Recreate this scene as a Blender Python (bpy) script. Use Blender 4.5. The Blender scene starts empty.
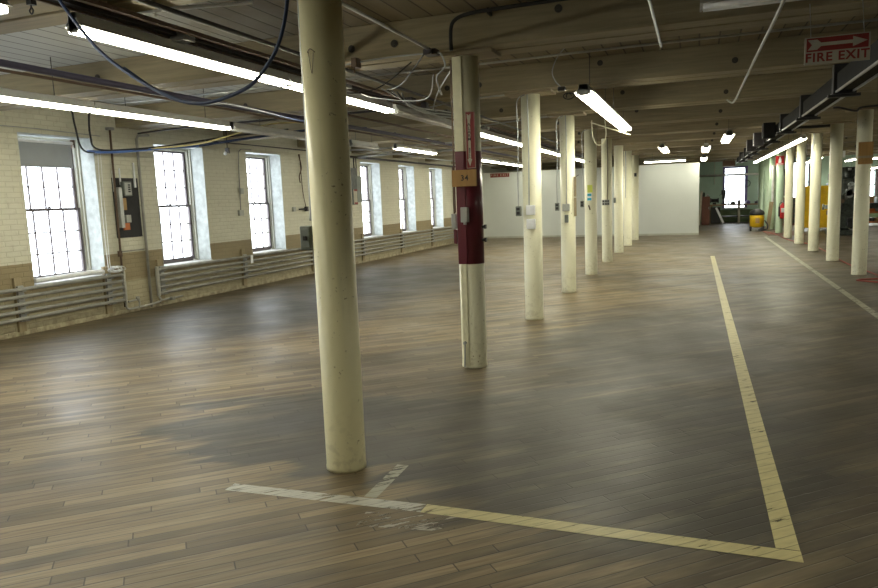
import bpy, bmesh, math, random
from mathutils import Vector, Matrix
random.seed(7)
COL = bpy.context.scene.collection
PI = math.pi

# ---------------------------------------------------------------- layout (metres; X right, Y down the hall, Z up)
EYE = 1.62
WX = -8.666            # inner face of the window wall
RX = 15.0              # far right wall
Y0, DY = 3.696, 2.701  # first column, bay length
XA, XB = -2.038, 2.773 # the two column rows
BEAM_Z, CEIL_Z = 2.96, 3.27
PART_Y, FAR_Y, BACK_Y = 27.76, 38.2, -3.2
CR = 0.122

# ---------------------------------------------------------------- material helpers
def new_mat(name):
    m = bpy.data.materials.new(name); m.use_nodes = True
    nt = m.node_tree; nt.nodes.clear()
    out = nt.nodes.new('ShaderNodeOutputMaterial')
    b = nt.nodes.new('ShaderNodeBsdfPrincipled')
    nt.links.new(b.outputs[0], out.inputs[0])
    return m, nt, b
class NG:
    def __init__(s, nt): s.nt = nt
    def n(s, t, **k):
        x = s.nt.nodes.new(t)
        for a, v in k.items(): setattr(x, a, v)
        return x
    def l(s, a, b): s.nt.links.new(a, b)
    def put(s, sock, v):
        if hasattr(v, 'is_linked') or hasattr(v, 'links'): s.l(v, sock)
        else: sock.default_value = v
    def math(s, op, a, b=None, c=None, clamp=False):
        x = s.n('ShaderNodeMath', operation=op); x.use_clamp = clamp
        s.put(x.inputs[0], a)
        if b is not None: s.put(x.inputs[1], b)
        if c is not None: s.put(x.inputs[2], c)
        return x.outputs[0]
    def noise(s, vec, scale, detail=3, rough=.55, dist=0):
        x = s.n('ShaderNodeTexNoise'); s.l(vec, x.inputs['Vector'])
        x.inputs['Scale'].default_value = scale; x.inputs['Detail'].default_value = detail
        x.inputs['Roughness'].default_value = rough; x.inputs['Distortion'].default_value = dist
        return x.outputs['Fac']
    def rng(s, v, a, b, c=0, d=1):
        x = s.n('ShaderNodeMapRange'); s.put(x.inputs[0], v)
        for i, q in enumerate((a, b, c, d)): x.inputs[i+1].default_value = q
        return x.outputs[0]
    def mix(s, f, a, b, mode='MIX'):
        x = s.n('ShaderNodeMix', data_type='RGBA', blend_type=mode)
        s.put(x.inputs[0], f)
        for i, v in ((6, a), (7, b)):
            if isinstance(v, (tuple, list)): x.inputs[i].default_value = (*v[:3], 1)
            else: s.l(v, x.inputs[i])
        return x.outputs[2]
    def comb(s, x_, y_, z_=0.0):
        x = s.n('ShaderNodeCombineXYZ')
        for i, v in enumerate((x_, y_, z_)): s.put(x.inputs[i], v)
        return x.outputs[0]
    def pos(s):
        g = s.n('ShaderNodeNewGeometry'); return g.outputs['Position']
    def sep(s, v):
        x = s.n('ShaderNodeSeparateXYZ'); s.l(v, x.inputs[0]); return x.outputs
    def bump(s, h, strength=.3, dist=.01):
        x = s.n('ShaderNodeBump'); x.inputs['Strength'].default_value = strength
        x.inputs['Distance'].default_value = dist; s.l(h, x.inputs['Height']); return x.outputs[0]

def plain(name, col, rough=.5, metal=0.0, var=.12, scale=6.0, spec=None):
    m, nt, b = new_mat(name); g = NG(nt)
    p = g.pos(); f = g.noise(p, scale, 4)
    c1 = tuple(max(0, c*(1-var)) for c in col); c2 = tuple(min(1, c*(1+var)) for c in col)
    g.l(g.mix(g.rng(f, .3, .7), c1, c2), b.inputs['Base Color'])
    b.inputs['Roughness'].default_value = rough; b.inputs['Metallic'].default_value = metal
    if spec is not None: b.inputs['Specular IOR Level'].default_value = spec
    return m

def emit(name, col, strength):
    m = bpy.data.materials.new(name); m.use_nodes = True; nt = m.node_tree; nt.nodes.clear()
    o = nt.nodes.new('ShaderNodeOutputMaterial'); e = nt.nodes.new('ShaderNodeEmission')
    e.inputs[0].default_value = (*col, 1); e.inputs[1].default_value = strength
    nt.links.new(e.outputs[0], o.inputs[0]); return m

def paint(name, col, dirt=(.25, .2, .1), amount=.5, rough=.4, chips=.66):
    m, nt, b = new_mat(name); g = NG(nt); p = g.pos(); s = g.sep(p)
    big = g.noise(p, 1.6, 4); fine = g.noise(p, 35, 3)
    c = g.mix(g.rng(big, .35, .75, 0, .28), col, tuple(k*.72 for k in col))
    streak = g.noise(g.comb(g.math('MULTIPLY', s[0], 22.), g.math('MULTIPLY', s[1], 22.), g.math('MULTIPLY', s[2], 1.2)), 1.0, 3)
    c = g.mix(g.rng(streak, .58, .8, 0, amount), c, tuple(k*.6 for k in col))
    # scuffs near the floor and small chips
    low = g.rng(s[2], .0, .5, 1, .0)
    ch = g.math('MULTIPLY', g.rng(fine, chips, chips+.04), g.rng(g.noise(p, 5, 2), .45, .6))
    c = g.mix(g.math('MULTIPLY', ch, .8), c, dirt)
    lowd = g.math('MULTIPLY', low, g.rng(g.noise(p, 18, 4), .5, .62))
    c = g.mix(g.math('MULTIPLY', lowd, .28), c, dirt)
    g.l(c, b.inputs['Base Color']); b.inputs['Roughness'].default_value = rough
    g.l(g.bump(big, .25, .01), b.inputs['Normal'])
    return m

def wood(name, col, dark, axis='X', rough=.7):
    m, nt, b = new_mat(name); g = NG(nt); p = g.pos(); s = g.sep(p)
    k = [16., 16., 16.]; k['XYZ'.index(axis)] = .9
    v = g.comb(*(g.math('MULTIPLY', s[i], k[i]) for i in range(3)))
    f = g.noise(v, 1.5, 6, .65, .6)
    c = g.mix(g.rng(f, .32, .68), dark, col)
    bl = g.noise(p, .9, 3)
    c = g.mix(g.rng(bl, .4, .7, 0, .5), c, tuple(k_*.62 for k_ in col))
    g.l(c, b.inputs['Base Color']); b.inputs['Roughness'].default_value = rough
    g.l(g.bump(f, .35, .006), b.inputs['Normal'])
    return m

# --- wooden floor: narrow strips laid diagonally, worn and grey in the traffic zone
def floor_mat():
    m, nt, b = new_mat('worn_strip_floor'); g = NG(nt); p = g.pos(); s = g.sep(p)
    a = math.radians(42); ca, sa = math.cos(a), math.sin(a)
    u = g.math('ADD', g.math('MULTIPLY', s[0], ca), g.math('MULTIPLY', s[1], sa))
    v = g.math('ADD', g.math('MULTIPLY', s[0], -sa), g.math('MULTIPLY', s[1], ca))
    vr = g.math('DIVIDE', v, .076); row = g.math('FLOOR', vr); fv = g.math('FRACT', vr)
    wn = g.n('ShaderNodeTexWhiteNoise', noise_dimensions='1D'); g.l(row, wn.inputs['W'])
    ur = g.math('ADD', g.math('DIVIDE', u, 1.15), g.math('MULTIPLY', wn.outputs['Value'], 9.3))
    seg = g.math('FLOOR', ur); fu = g.math('FRACT', ur)
    wn2 = g.n('ShaderNodeTexWhiteNoise', noise_dimensions='2D'); g.l(g.comb(row, seg), wn2.inputs['Vector'])
    rid = wn2.outputs['Value']
    grain = g.noise(g.comb(g.math('MULTIPLY', u, 2.2), g.math('MULTIPLY', v, 42.), rid), 1.3, 5, .6, .4)
    tan = g.mix(rid, (.158, .116, .060), (.375, .290, .162))
    tan = g.mix(g.rng(grain, .35, .7, 0, .6), tan, (.115, .072, .034))
    grey = g.mix(rid, (.050, .044, .032), (.082, .073, .053))
    grey = g.mix(g.rng(grain, .3, .7, 0, .45), grey, (.05, .043, .035))
    brown = g.mix(rid, (.076, .060, .038), (.145, .119, .076))
    brown = g.mix(g.rng(grain, .3, .7, 0, .5), brown, (.055, .042, .030))
    # distorted world position for the edges of the worn areas
    nx = g.math('MULTIPLY', g.math('SUBTRACT', g.noise(g.comb(g.math('MULTIPLY', u, .5), g.math('MULTIPLY', v, 2.6)), 1.1, 5, .6), .5), 2.2)
    ny = g.math('MULTIPLY', g.math('SUBTRACT', g.noise(g.comb(g.math('MULTIPLY', u, .45), g.math('MULTIPLY', v, 2.2), 7.), 1.3, 5, .6), .5), 1.9)
    X = g.math('ADD', s[0], nx); Y = g.math('ADD', s[1], ny)
    def ell(cx, cy, rx, ry, rot=0, soft=.35):
        c_, s_ = math.cos(math.radians(rot)), math.sin(math.radians(rot))
        dx = g.math('SUBTRACT', X, cx); dy = g.math('SUBTRACT', Y, cy)
        e1 = g.math('DIVIDE', g.math('ADD', g.math('MULTIPLY', dx, c_), g.math('MULTIPLY', dy, s_)), rx)
        e2 = g.math('DIVIDE', g.math('ADD', g.math('MULTIPLY', dx, -s_), g.math('MULTIPLY', dy, c_)), ry)
        d = g.math('SQRT', g.math('ADD', g.math('MULTIPLY', e1, e1), g.math('MULTIPLY', e2, e2)))
        return g.rng(d, 1-soft*.5, 1+soft*.5, 1, 0)
    def mx(*k):
        r = k[0]
        for q in k[1:]: r = g.math('MAXIMUM', r, q)
        return r
    # base: grey-brown aisle; bare tan wood in the foreground left and in a band through the middle
    side = g.rng(X, -.9, .9, 0, 1)
    base = g.mix(side, g.mix(.5, tan, grey), brown)
    t = mx(ell(-3.6, 2.5, 2.9, 1.55, 0, .3), ell(-5.4, 4.6, 2.2, 1.2, 20, .5), ell(-4.1, 7.7, 2.6, 1.15, 30, .5),
           ell(-1.4, 2.6, 2.2, .45, 0, .4), ell(-2.6, 11.5, 2.8, 1.9, 20, .7), ell(-1.0, 16.5, 3.2, 2.2, 0, .8), ell(-5.5, 19.5, 3.5, 3.0, 0, .8))
    c = g.mix(g.math('MULTIPLY', t, .92), base, tan)
    d = mx(ell(-2.1, 4.40, 1.75, .85, 5, .14), ell(-.7, 4.7, 1.5, 1.5, 20, .25), ell(-.4, 8.0, 1.0, 2.2, 0, .7), ell(-6.4, 8.8, 1.6, 2.2, 0, .7), ell(-6.0, 13.5, 1.8, 3.5, 0, .8))
    c = g.mix(g.math('MULTIPLY', d, .94), c, grey)
    c = g.mix(g.math('MULTIPLY', g.rng(g.noise(p, .55, 4), .5, .72), .35), c, grey)
    stk = g.noise(g.comb(g.math('MULTIPLY', u, .8), g.math('MULTIPLY', v, 4.2), 11.), 1.1, 5, .62)
    c = g.mix(g.rng(stk, .50, .66, 0, .55), c, (.052, .043, .030))
    c = g.mix(g.rng(stk, .46, .30, 0, .40), c, (.27, .22, .135))
    # scattered dark scars and pale scuffs
    scar = g.noise(g.comb(g.math('MULTIPLY', u, 1.2), g.math('MULTIPLY', v, 9.)), 1.7, 3, .5)
    c = g.mix(g.rng(scar, .70, .76, 0, .7), c, (.035, .03, .025))
    pale = g.noise(g.comb(g.math('MULTIPLY', u, 1.5), g.math('MULTIPLY', v, 12.), 3.), 1.4, 4, .6)
    c = g.mix(g.rng(pale, .66, .78, 0, .35), c, (.32, .29, .23))
    # joints between strips
    e = g.math('MINIMUM', fv, g.math('SUBTRACT', 1., fv)); e2 = g.math('MINIMUM', fu, g.math('SUBTRACT', 1., fu))
    gap = g.math('MAXIMUM', g.rng(e, .015, .06, 1, 0), g.rng(e2, .0015, .004, 1, 0))
    c = g.mix(g.math('MULTIPLY', gap, .8), c, (.03, .022, .014))
    g.l(c, b.inputs['Base Color'])
    rr = g.noise(p, 1.3, 4)
    g.l(g.math('ADD', g.rng(rr, .3, .7, .34, .50), g.math('MULTIPLY', grain, .08)), b.inputs['Roughness'])
    b.inputs['Specular IOR Level'].default_value = .38
    wave = g.noise(g.comb(g.math('MULTIPLY', u, .9), g.math('MULTIPLY', v, 7.)), 1.0, 3, .5)
    h = g.math('ADD', g.math('SUBTRACT', g.math('MULTIPLY', grain, .16), g.math('MULTIPLY', gap, .6)), g.math('MULTIPLY', wave, 1.1))
    g.l(g.bump(h, .28, .008), b.inputs['Normal'])
    return m

def plank_ceiling_mat():
    m, nt, b = new_mat('ceiling_planks'); g = NG(nt); p = g.pos(); s = g.sep(p)
    r = g.math('DIVIDE', s[0], .205); row = g.math('FLOOR', r); f = g.math('FRACT', r)
    wn = g.n('ShaderNodeTexWhiteNoise', noise_dimensions='1D'); g.l(row, wn.inputs['W'])
    gr = g.noise(g.comb(g.math('MULTIPLY', s[0], 14.), g.math('MULTIPLY', s[1], 1.0), wn.outputs['Value']), 1.6, 5)
    c = g.mix(wn.outputs['Value'], (.15, .12, .072), (.24, .195, .12))
    c = g.mix(g.rng(gr, .35, .7, 0, .5), c, (.17, .14, .09))
    # window daylight painted into the planks, paler towards the left wall
    c = g.mix(g.rng(g.math('ADD', s[0], g.math('MULTIPLY', g.noise(p, 1.2, 4), 2.)), -3.9, -2.2, .85, 0), c, (.52, .54, .52))
    e = g.math('MINIMUM', f, g.math('SUBTRACT', 1., f))
    gap = g.rng(e, .02, .06, 1, 0)
    c = g.mix(g.math('MULTIPLY', gap, .8), c, (.03, .025, .018))
    g.l(c, b.inputs['Base Color']); b.inputs['Roughness'].default_value = .8
    g.l(g.bump(g.math('SUBTRACT', gr, gap), .4, .01), b.inputs['Normal'])
    return m

def brick_mat():
    m, nt, b = new_mat('painted_brick_two_tone'); g = NG(nt); p = g.pos(); s = g.sep(p)
    v = g.comb(g.math('ADD', s[1], s[0]), s[2])
    br = g.n('ShaderNodeTexBrick'); g.l(v, br.inputs['Vector'])
    br.inputs['Scale'].default_value = 1.0; br.inputs['Brick Width'].default_value = .215
    br.inputs['Row Height'].default_value = .072; br.inputs['Mortar Size'].default_value = .008
    br.inputs['Mortar Smooth'].default_value = .6
    br.inputs['Color1'].default_value = (.95, .95, .95, 1); br.inputs['Color2'].default_value = (1, 1, 1, 1); br.inputs['Mortar'].default_value = (.88, .87, .85, 1)
    n1 = g.noise(p, .9, 5); n2 = g.noise(p, 9, 4)
    up = g.mix(g.rng(n1, .35, .7), (.70, .685, .56), (.63, .61, .48))
    lo = g.mix(g.rng(n1, .35, .7), (.33, .27, .155), (.27, .215, .12))
    low2 = g.mix(g.rng(n1, .35, .7), (.50, .45, .30), (.42, .37, .24))
    lo = g.mix(g.rng(s[2], .50, .54, 1, 0), lo, low2)
    zt = g.math('ADD', s[2], g.math('MULTIPLY', g.math('SUBTRACT', n2, .5), .01))
    c = g.mix(g.rng(zt, .973, .979), lo, up)
    c = g.mix(g.rng(n2, .55, .75, 0, .25), c, (.30, .26, .17))
    # sooty scuff band along the floor
    c = g.mix(g.math('MULTIPLY', g.rng(s[2], .0, .2, 1, 0), g.rng(n2, .4, .6)), c, (.24, .20, .13))
    c = g.mix(1.0, c, br.outputs['Color'], 'MULTIPLY')
    g.l(c, b.inputs['Base Color']); b.inputs['Roughness'].default_value = .6
    h = g.math('ADD', g.math('MULTIPLY', br.outputs['Fac'], -1.), g.math('MULTIPLY', n2, .5))
    g.l(g.bump(h, .6, .01), b.inputs['Normal'])
    return m

def two_tone_mat(name, up, lo, z):
    m, nt, b = new_mat(name); g = NG(nt); p = g.pos(); s = g.sep(p)
    n1 = g.noise(p, 1.5, 4)
    c = g.mix(g.rng(s[2], z-.01, z+.01), lo, up); c = g.mix(g.rng(n1, .4, .7, 0, .3), c, tuple(k*.6 for k in up))
    g.l(c, b.inputs['Base Color']); b.inputs['Roughness'].default_value = .6; return m

def line_mat(name, col, wear, seed=0.0):
    m = bpy.data.materials.new(name); m.use_nodes = True; nt = m.node_tree; nt.nodes.clear(); g = NG(nt)
    out = g.n('ShaderNodeOutputMaterial'); b = g.n('ShaderNodeBsdfPrincipled'); tr = g.n('ShaderNodeBsdfTransparent'); mx = g.n('ShaderNodeMixShader')
    p = g.pos(); s = g.sep(p); a = math.radians(42); ca, sa = math.cos(a), math.sin(a)
    u = g.math('ADD', g.math('MULTIPLY', s[0], ca), g.math('MULTIPLY', s[1], sa))
    v = g.math('ADD', g.math('MULTIPLY', s[0], -sa), g.math('MULTIPLY', s[1], ca))
    n1 = g.noise(g.comb(g.math('MULTIPLY', u, 6.), g.math('MULTIPLY', v, 30.), seed), 1.0, 5, .65)
    n2 = g.noise(p, 2.3, 2)
    vr = g.math('FRACT', g.math('DIVIDE', v, .076)); e = g.math('MINIMUM', vr, g.math('SUBTRACT', 1., vr))
    gap = g.rng(e, .01, .06, 1, 0)
    c = g.mix(g.rng(n1, .3, .7), col, tuple(k*.72 for k in col)); c = g.mix(g.math('MULTIPLY', gap, .6), c, (.07, .055, .03))
    g.l(c, b.inputs['Base Color']); b.inputs['Roughness'].default_value = .42
    k = g.math('ADD', n1, g.math('MULTIPLY', g.math('SUBTRACT', n2, .5), .5))
    g.l(g.rng(k, wear-.03, wear+.03, 1, .0), mx.inputs[0])
    g.l(tr.outputs[0], mx.inputs[1]); g.l(b.outputs[0], mx.inputs[2]); g.l(mx.outputs[0], out.inputs[0])
    return m

def glass_mat():
    m = bpy.data.materials.new('window_glass'); m.use_nodes = True; nt = m.node_tree; nt.nodes.clear(); g = NG(nt)
    out = g.n('ShaderNodeOutputMaterial'); t = g.n('ShaderNodeBsdfTransparent'); gl = g.n('ShaderNodeBsdfGlossy'); mx = g.n('ShaderNodeMixShader')
    t.inputs[0].default_value = (.96, .98, 1, 1); gl.inputs['Roughness'].default_value = .03; mx.inputs[0].default_value = .06
    g.l(t.outputs[0], mx.inputs[1]); g.l(gl.outputs[0], mx.inputs[2]); g.l(mx.outputs[0], out.inputs[0]); return m

M = dict(
    floor=floor_mat(), ceil=plank_ceiling_mat(), brick=brick_mat(), glass=glass_mat(),
    beam=wood('beam_wood', (.345, .29, .18), (.215, .18, .11), 'X'),
    bolt=plain('bolt_dark', (.05, .045, .04), .7), plate=wood('bolster_wood', (.33, .27, .17), (.2, .16, .1), 'X'),
    cream=paint('cream_column_paint', (.80, .75, .48), amount=.35), creamb=paint('pale_cream_column_paint', (.78, .76, .57), amount=.25),
    green=paint('pale_green_column_paint', (.46, .60, .44), amount=.3), maroon=paint('maroon_paint', (.135, .022, .035), (.1, .05, .04), .5, .3, .7),
    creamp=plain('cream_enamel', (.76, .73, .52), .4), partition=plain('white_partition_paint', (.66, .69, .66), .6, var=.03, scale=1.2),
    far=two_tone_mat('green_far_wall', (.40, .55, .45), (.12, .17, .08), .62), room=plain('old_plaster', (.46, .47, .40), .8),
    frame=plain('dark_sash_paint', (.12, .10, .11), .6), casing=paint('casing_paint', (.46, .46, .39), amount=.3, rough=.5),
    reveal=plain('whitewashed_reveal', (.48, .52, .51), .7, 0, .22, 9), sill=plain('sill_paint', (.50, .50, .47), .6), purple=plain('violet_frame_paint', (.13, .10, .28), .5),
    shade=plain('grey_shade_fabric', (.33, .35, .37), .8, var=.04), pipe=plain('radiator_pipe_paint', (.34, .335, .30), .45, .1, .2),
    header=plain('header_paint', (.44, .43, .38), .5), board=wood('mounting_board', (.40, .33, .20), (.30, .24, .14), 'Z'),
    steel=plain('galvanised_steel', (.42, .43, .43), .35, .7), dsteel=plain('dark_steel', (.055, .05, .055), .45, .5), conduit=plain('grey_conduit', (.36, .37, .36), .4, .4),
    fix=plain('white_enamel_housing', (.62, .62, .60), .35, var=.05), tube=emit('lit_fluorescent_tube', (1, .965, .76), 30.0), off=plain('unlit_tube_glass', (.72, .72, .70), .2),
    black=plain('black_rubber', (.018, .018, .02), .5), blue=plain('blue_hose', (.018, .038, .105), .5), lblue=plain('bright_blue_cable', (.08, .16, .45), .4),
    dpurp=plain('dark_violet_hose', (.035, .03, .065), .5), white=plain('white_plastic', (.84, .86, .88), .45), yel=plain('yellow_cable', (.75, .66, .30), .5),
    rust=plain('rusty_pipe', (.11, .07, .045), .7), redpaint=plain('red_sign_paint', (.22, .022, .020), .6), signbg=plain('sign_off_white', (.44, .41, .32), .6),
    ply=wood('plywood_plate', (.46, .26, .08), (.33, .18, .055), 'Z'), box=plain('grey_outlet_box', (.40, .41, .38), .45, .1), gbox=plain('grey_green_box', (.17, .19, .17), .5),
    yellow=plain('safety_yellow', (.80, .50, .015), .4), red=plain('extinguisher_red', (.55, .02, .02), .3), orange=plain('orange_steel', (.55, .16, .04), .5),
    rhose=plain('red_air_hose', (.30, .06, .045), .5), brown=plain('brown_cabinet', (.15, .055, .035), .6), cyan=plain('cyan_sticker', (.02, .36, .52), .5), lime=plain('lime_sticker', (.62, .68, .12), .5),
    machine=plain('machine_grey', (.045, .055, .048), .45, .2, .6, 14), mlight=plain('machine_light', (.30, .33, .33), .4, .2, .7, 16), bench=wood('bench_wood', (.38, .27, .15), (.24, .16, .09), 'X'),
    cardboard=plain('cardboard', (.42, .26, .11), .8), blackboard=plain('black_panel', (.028, .028, .030), .8), heater=plain('heater_brown', (.22, .13, .09), .5),
    ylw=line_mat('yellow_floor_paint', (.68, .60, .30), .66), wht=line_mat('white_floor_paint', (.56, .54, .46), .56, 3.), faint=line_mat('faint_floor_paint', (.42, .40, .29), .585, 6.), ghost=line_mat('scraped_floor_paint', (.40, .36, .28), .47, 9.),
    mat=plain('brown_mat', (.17, .10, .07), .9), duct=plain('bus_duct_steel', (.022, .022, .021), .85, spec=.2), ductrim=plain('bus_duct_edge', (.45, .45, .43), .35, .6),
)

# ---------------------------------------------------------------- mesh helpers
class MB:
    def __init__(s): s.bm = bmesh.new()
    def box(s, x0, x1, y0, y1, z0, z1, bev=0, rot=None):
        r = bmesh.ops.create_cube(s.bm, size=1)
        vs = r['verts']; c = Vector(((x0+x1)/2, (y0+y1)/2, (z0+z1)/2))
        for v in vs: v.co = Vector((v.co.x*(x1-x0), v.co.y*(y1-y0), v.co.z*(z1-z0)))
        if bev:
            es = list({e for v in vs for e in v.link_edges})
            rr = bmesh.ops.bevel(s.bm, geom=es, offset=bev, segments=2, affect='EDGES', profile=.5)
            vs = list({v for f in rr['faces'] for v in f.verts} | {v for v in vs if v.is_valid})
        if rot is not None:
            for v in vs: v.co = rot @ v.co
        for v in vs: v.co += c
        return s
    def cyl(s, a, b, r, r2=None, seg=16, caps=True):
        a, b = Vector(a), Vector(b); r2 = r if r2 is None else r2
        d = (b-a); L = d.length; q = d.to_track_quat('Z', 'Y').to_matrix()
        rings = []
        for t, rad in ((0, r), (1, r2)):
            rings.append([s.bm.verts.new(a + q @ Vector((math.cos(2*PI*i/seg)*rad, math.sin(2*PI*i/seg)*rad, L*t))) for i in range(seg)])
        for i in range(seg):
            j = (i+1) % seg; f = s.bm.faces.new((rings[0][i], rings[0][j], rings[1][j], rings[1][i])); f.smooth = True
        if caps: s.bm.faces.new(rings[0][::-1]); s.bm.faces.new(rings[1])
        return s
    def lathe(s, c, prof, seg=24):
        c = Vector(c); rings = []
        for r, z in prof: rings.append([s.bm.verts.new(c + Vector((math.cos(2*PI*i/seg)*r, math.sin(2*PI*i/seg)*r, z))) for i in range(seg)])
        for k in range(len(rings)-1):
            for i in range(seg):
                j = (i+1) % seg; f = s.bm.faces.new((rings[k][i], rings[k][j], rings[k+1][j], rings[k+1][i])); f.smooth = True
        s.bm.faces.new(rings[0][::-1]); s.bm.faces.new(rings[-1]); return s
    def tube(s, pts, r, seg=8, smooth=True, closed=False):
        pts = [Vector(p) for p in pts]
        if smooth and len(pts) > 2:
            out = []
            for i in range(len(pts)-1):
                p0 = pts[max(i-1, 0)]; p1 = pts[i]; p2 = pts[i+1]; p3 = pts[min(i+2, len(pts)-1)]
                for k in range(7):
                    t = k/7; out.append(.5*((2*p1)+(p2-p0)*t+(2*p0-5*p1+4*p2-p3)*t*t+(3*p1-p0-3*p2+p3)*t**3))
            out.append(pts[-1]); pts = out
        prev = None; rings = []; up = None
        for i, p in enumerate(pts):
            d = (pts[min(i+1, len(pts)-1)]-pts[max(i-1, 0)]).normalized()
            if up is None: up = d.orthogonal().normalized()
            up = (up - d*up.dot(d)); up = up.normalized() if up.length > 1e-6 else d.orthogonal().normalized()
            w = d.cross(up)
            rings.append([s.bm.verts.new(p + (up*math.cos(2*PI*k/seg)+w*math.sin(2*PI*k/seg))*r) for k in range(seg)])
        for k in range(len(rings)-1):
            for i in range(seg):
                j = (i+1) % seg; f = s.bm.faces.new((rings[k][i], rings[k][j], rings[k+1][j], rings[k+1][i])); f.smooth = True
        s.bm.faces.new(rings[0][::-1]); s.bm.faces.new(rings[-1]); return s
    def prism(s, poly, fn, d0, d1):
        """poly of 2-D points extruded from depth d0 to d1; fn(a,b,d)->xyz"""
        A = [s.bm.verts.new(fn(a, b, d0)) for a, b in poly]; B = [s.bm.verts.new(fn(a, b, d1)) for a, b in poly]
        n = len(poly); s.bm.faces.new(A[::-1]); s.bm.faces.new(B)
        for i in range(n): j = (i+1) % n; s.bm.faces.new((A[i], A[j], B[j], B[i]))
        return s
    def build(s, name, mat, parent=None):
        bmesh.ops.recalc_face_normals(s.bm, faces=s.bm.faces)
        me = bpy.data.meshes.new(name); s.bm.to_mesh(me); s.bm.free(); me.materials.append(mat)
        o = bpy.data.objects.new(name, me); COL.objects.link(o)
        if parent is not None:
            o.parent = parent; o.matrix_parent_inverse = parent.matrix_basis.inverted()
        return o
def base(o):  # move the object's origin to the middle of its base
    vs = [v.co for v in o.data.vertices]
    c = Vector(((min(v.x for v in vs)+max(v.x for v in vs))/2, (min(v.y for v in vs)+max(v.y for v in vs))/2, min(v.z for v in vs)))
    o.data.transform(Matrix.Translation(-c)); o.location = c; return o
def tag(o, label, cat, group=None, kind=None):
    o['label'] = label; o['category'] = cat
    if group: o['group'] = group
    if kind: o['kind'] = kind
    return o
def root(name, label, cat, loc, group=None):
    o = bpy.data.objects.new(name, None); COL.objects.link(o); o.location = loc; o.empty_display_size = .1
    return tag(o, label, cat, group)
def struct(o): o['kind'] = 'structure'; return o
def text(name, body, size, mat, parent, mtx, extrude=.001, bold=0.0, spacing=1.0, sx=1.0):
    cu = bpy.data.curves.new(name, 'FONT'); cu.body = body; cu.size = size; cu.extrude = extrude; cu.offset = bold
    cu.align_x = 'CENTER'; cu.align_y = 'CENTER'; cu.space_character = spacing; cu.space_line = .78
    t = bpy.data.objects.new(name, cu); COL.objects.link(t); bpy.context.view_layer.update()
    me = bpy.data.meshes.new_from_object(t.evaluated_get(bpy.context.evaluated_depsgraph_get()))
    bpy.data.objects.remove(t); bpy.data.curves.remove(cu)
    me.transform(mtx @ Matrix.Diagonal((sx, 1, 1, 1))); me.materials.clear(); me.materials.append(mat)
    o = bpy.data.objects.new(name, me); COL.objects.link(o); o.parent = parent; o.matrix_parent_inverse = parent.matrix_basis.inverted()
    return o
def facing_cam(x, y, z, rz=0):   # text upright in the XZ plane, read from -Y
    return Matrix.Translation((x, y, z)) @ Matrix.Rotation(rz, 4, 'Z') @ Matrix.Rotation(PI/2, 4, 'X')

ORD = ['nearest', 'second', 'third', 'fourth', 'fifth', 'sixth', 'seventh', 'eighth', 'ninth', 'tenth', 'eleventh', 'twelfth', 'thirteenth', 'fourteenth']
colY = lambda i: Y0 + DY*i

# ---------------------------------------------------------------- shell
struct(MB().box(WX-.5, RX+.3, BACK_Y-.3, FAR_Y+.5, -.2, 0).build('floor', M['floor']))
struct(MB().box(WX-.5, RX+.3, BACK_Y-.3, FAR_Y+.5, CEIL_Z, CEIL_Z+.15).build('ceiling', M['ceil']))

SILL, HEAD = .64, 2.76
GR = [8.27, 10.81, 13.41, 15.97, 18.60, 21.22, 23.88]          # far edge of each window's glass
OPEN = [(g-1.17, g+.10) for g in GR]
allop = [(-.6, .71), (2.0, 3.31), (4.55, 5.86)] + OPEN
w = MB(); y = BACK_Y
TH = .5
for a, b_ in allop:
    w.box(WX-TH, WX, y, a, 0, CEIL_Z); w.box(WX-TH, WX, a, b_, 0, SILL); w.box(WX-TH, WX, a, b_, HEAD, CEIL_Z); y = b_
w.box(WX-TH, WX, y, FAR_Y, 0, CEIL_Z)
struct(w.build('wall_left', M['brick']))
struct(MB().box(WX, .05, PART_Y, PART_Y+.13, 0, 2.655).build('wall_back', M['partition']))
struct(MB().box(WX, .05, PART_Y-.012, PART_Y-.001, 0, .07).build('baseboard_back', M['room']))
struct(MB().box(RX, RX+.25, BACK_Y, FAR_Y+.3, 0, CEIL_Z).build('wall_right', M['room']))
struct(MB().box(WX-TH, RX+.25, BACK_Y-.25, BACK_Y, 0, CEIL_Z).build('wall_front', M['room']))
FW = [(1.28, 2.20, .72, 2.68), (2.95, 3.60, .95, 2.4), (4.22, 5.02, .90, 2.80), (6.75, 7.83, .95, 2.25), (9.6, 10.5, .9, 2.3)]
w = MB(); x = WX
for a, b_, z0, z1 in FW:
    w.box(x, a, FAR_Y, FAR_Y+.4, 0, CEIL_Z); w.box(a, b_, FAR_Y, FAR_Y+.4, 0, z0); w.box(a, b_, FAR_Y, FAR_Y+.4, z1, CEIL_Z); x = b_
w.box(x, RX, FAR_Y, FAR_Y+.4, 0, CEIL_Z)
struct(w.build('wall_far', M['far']))

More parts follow.
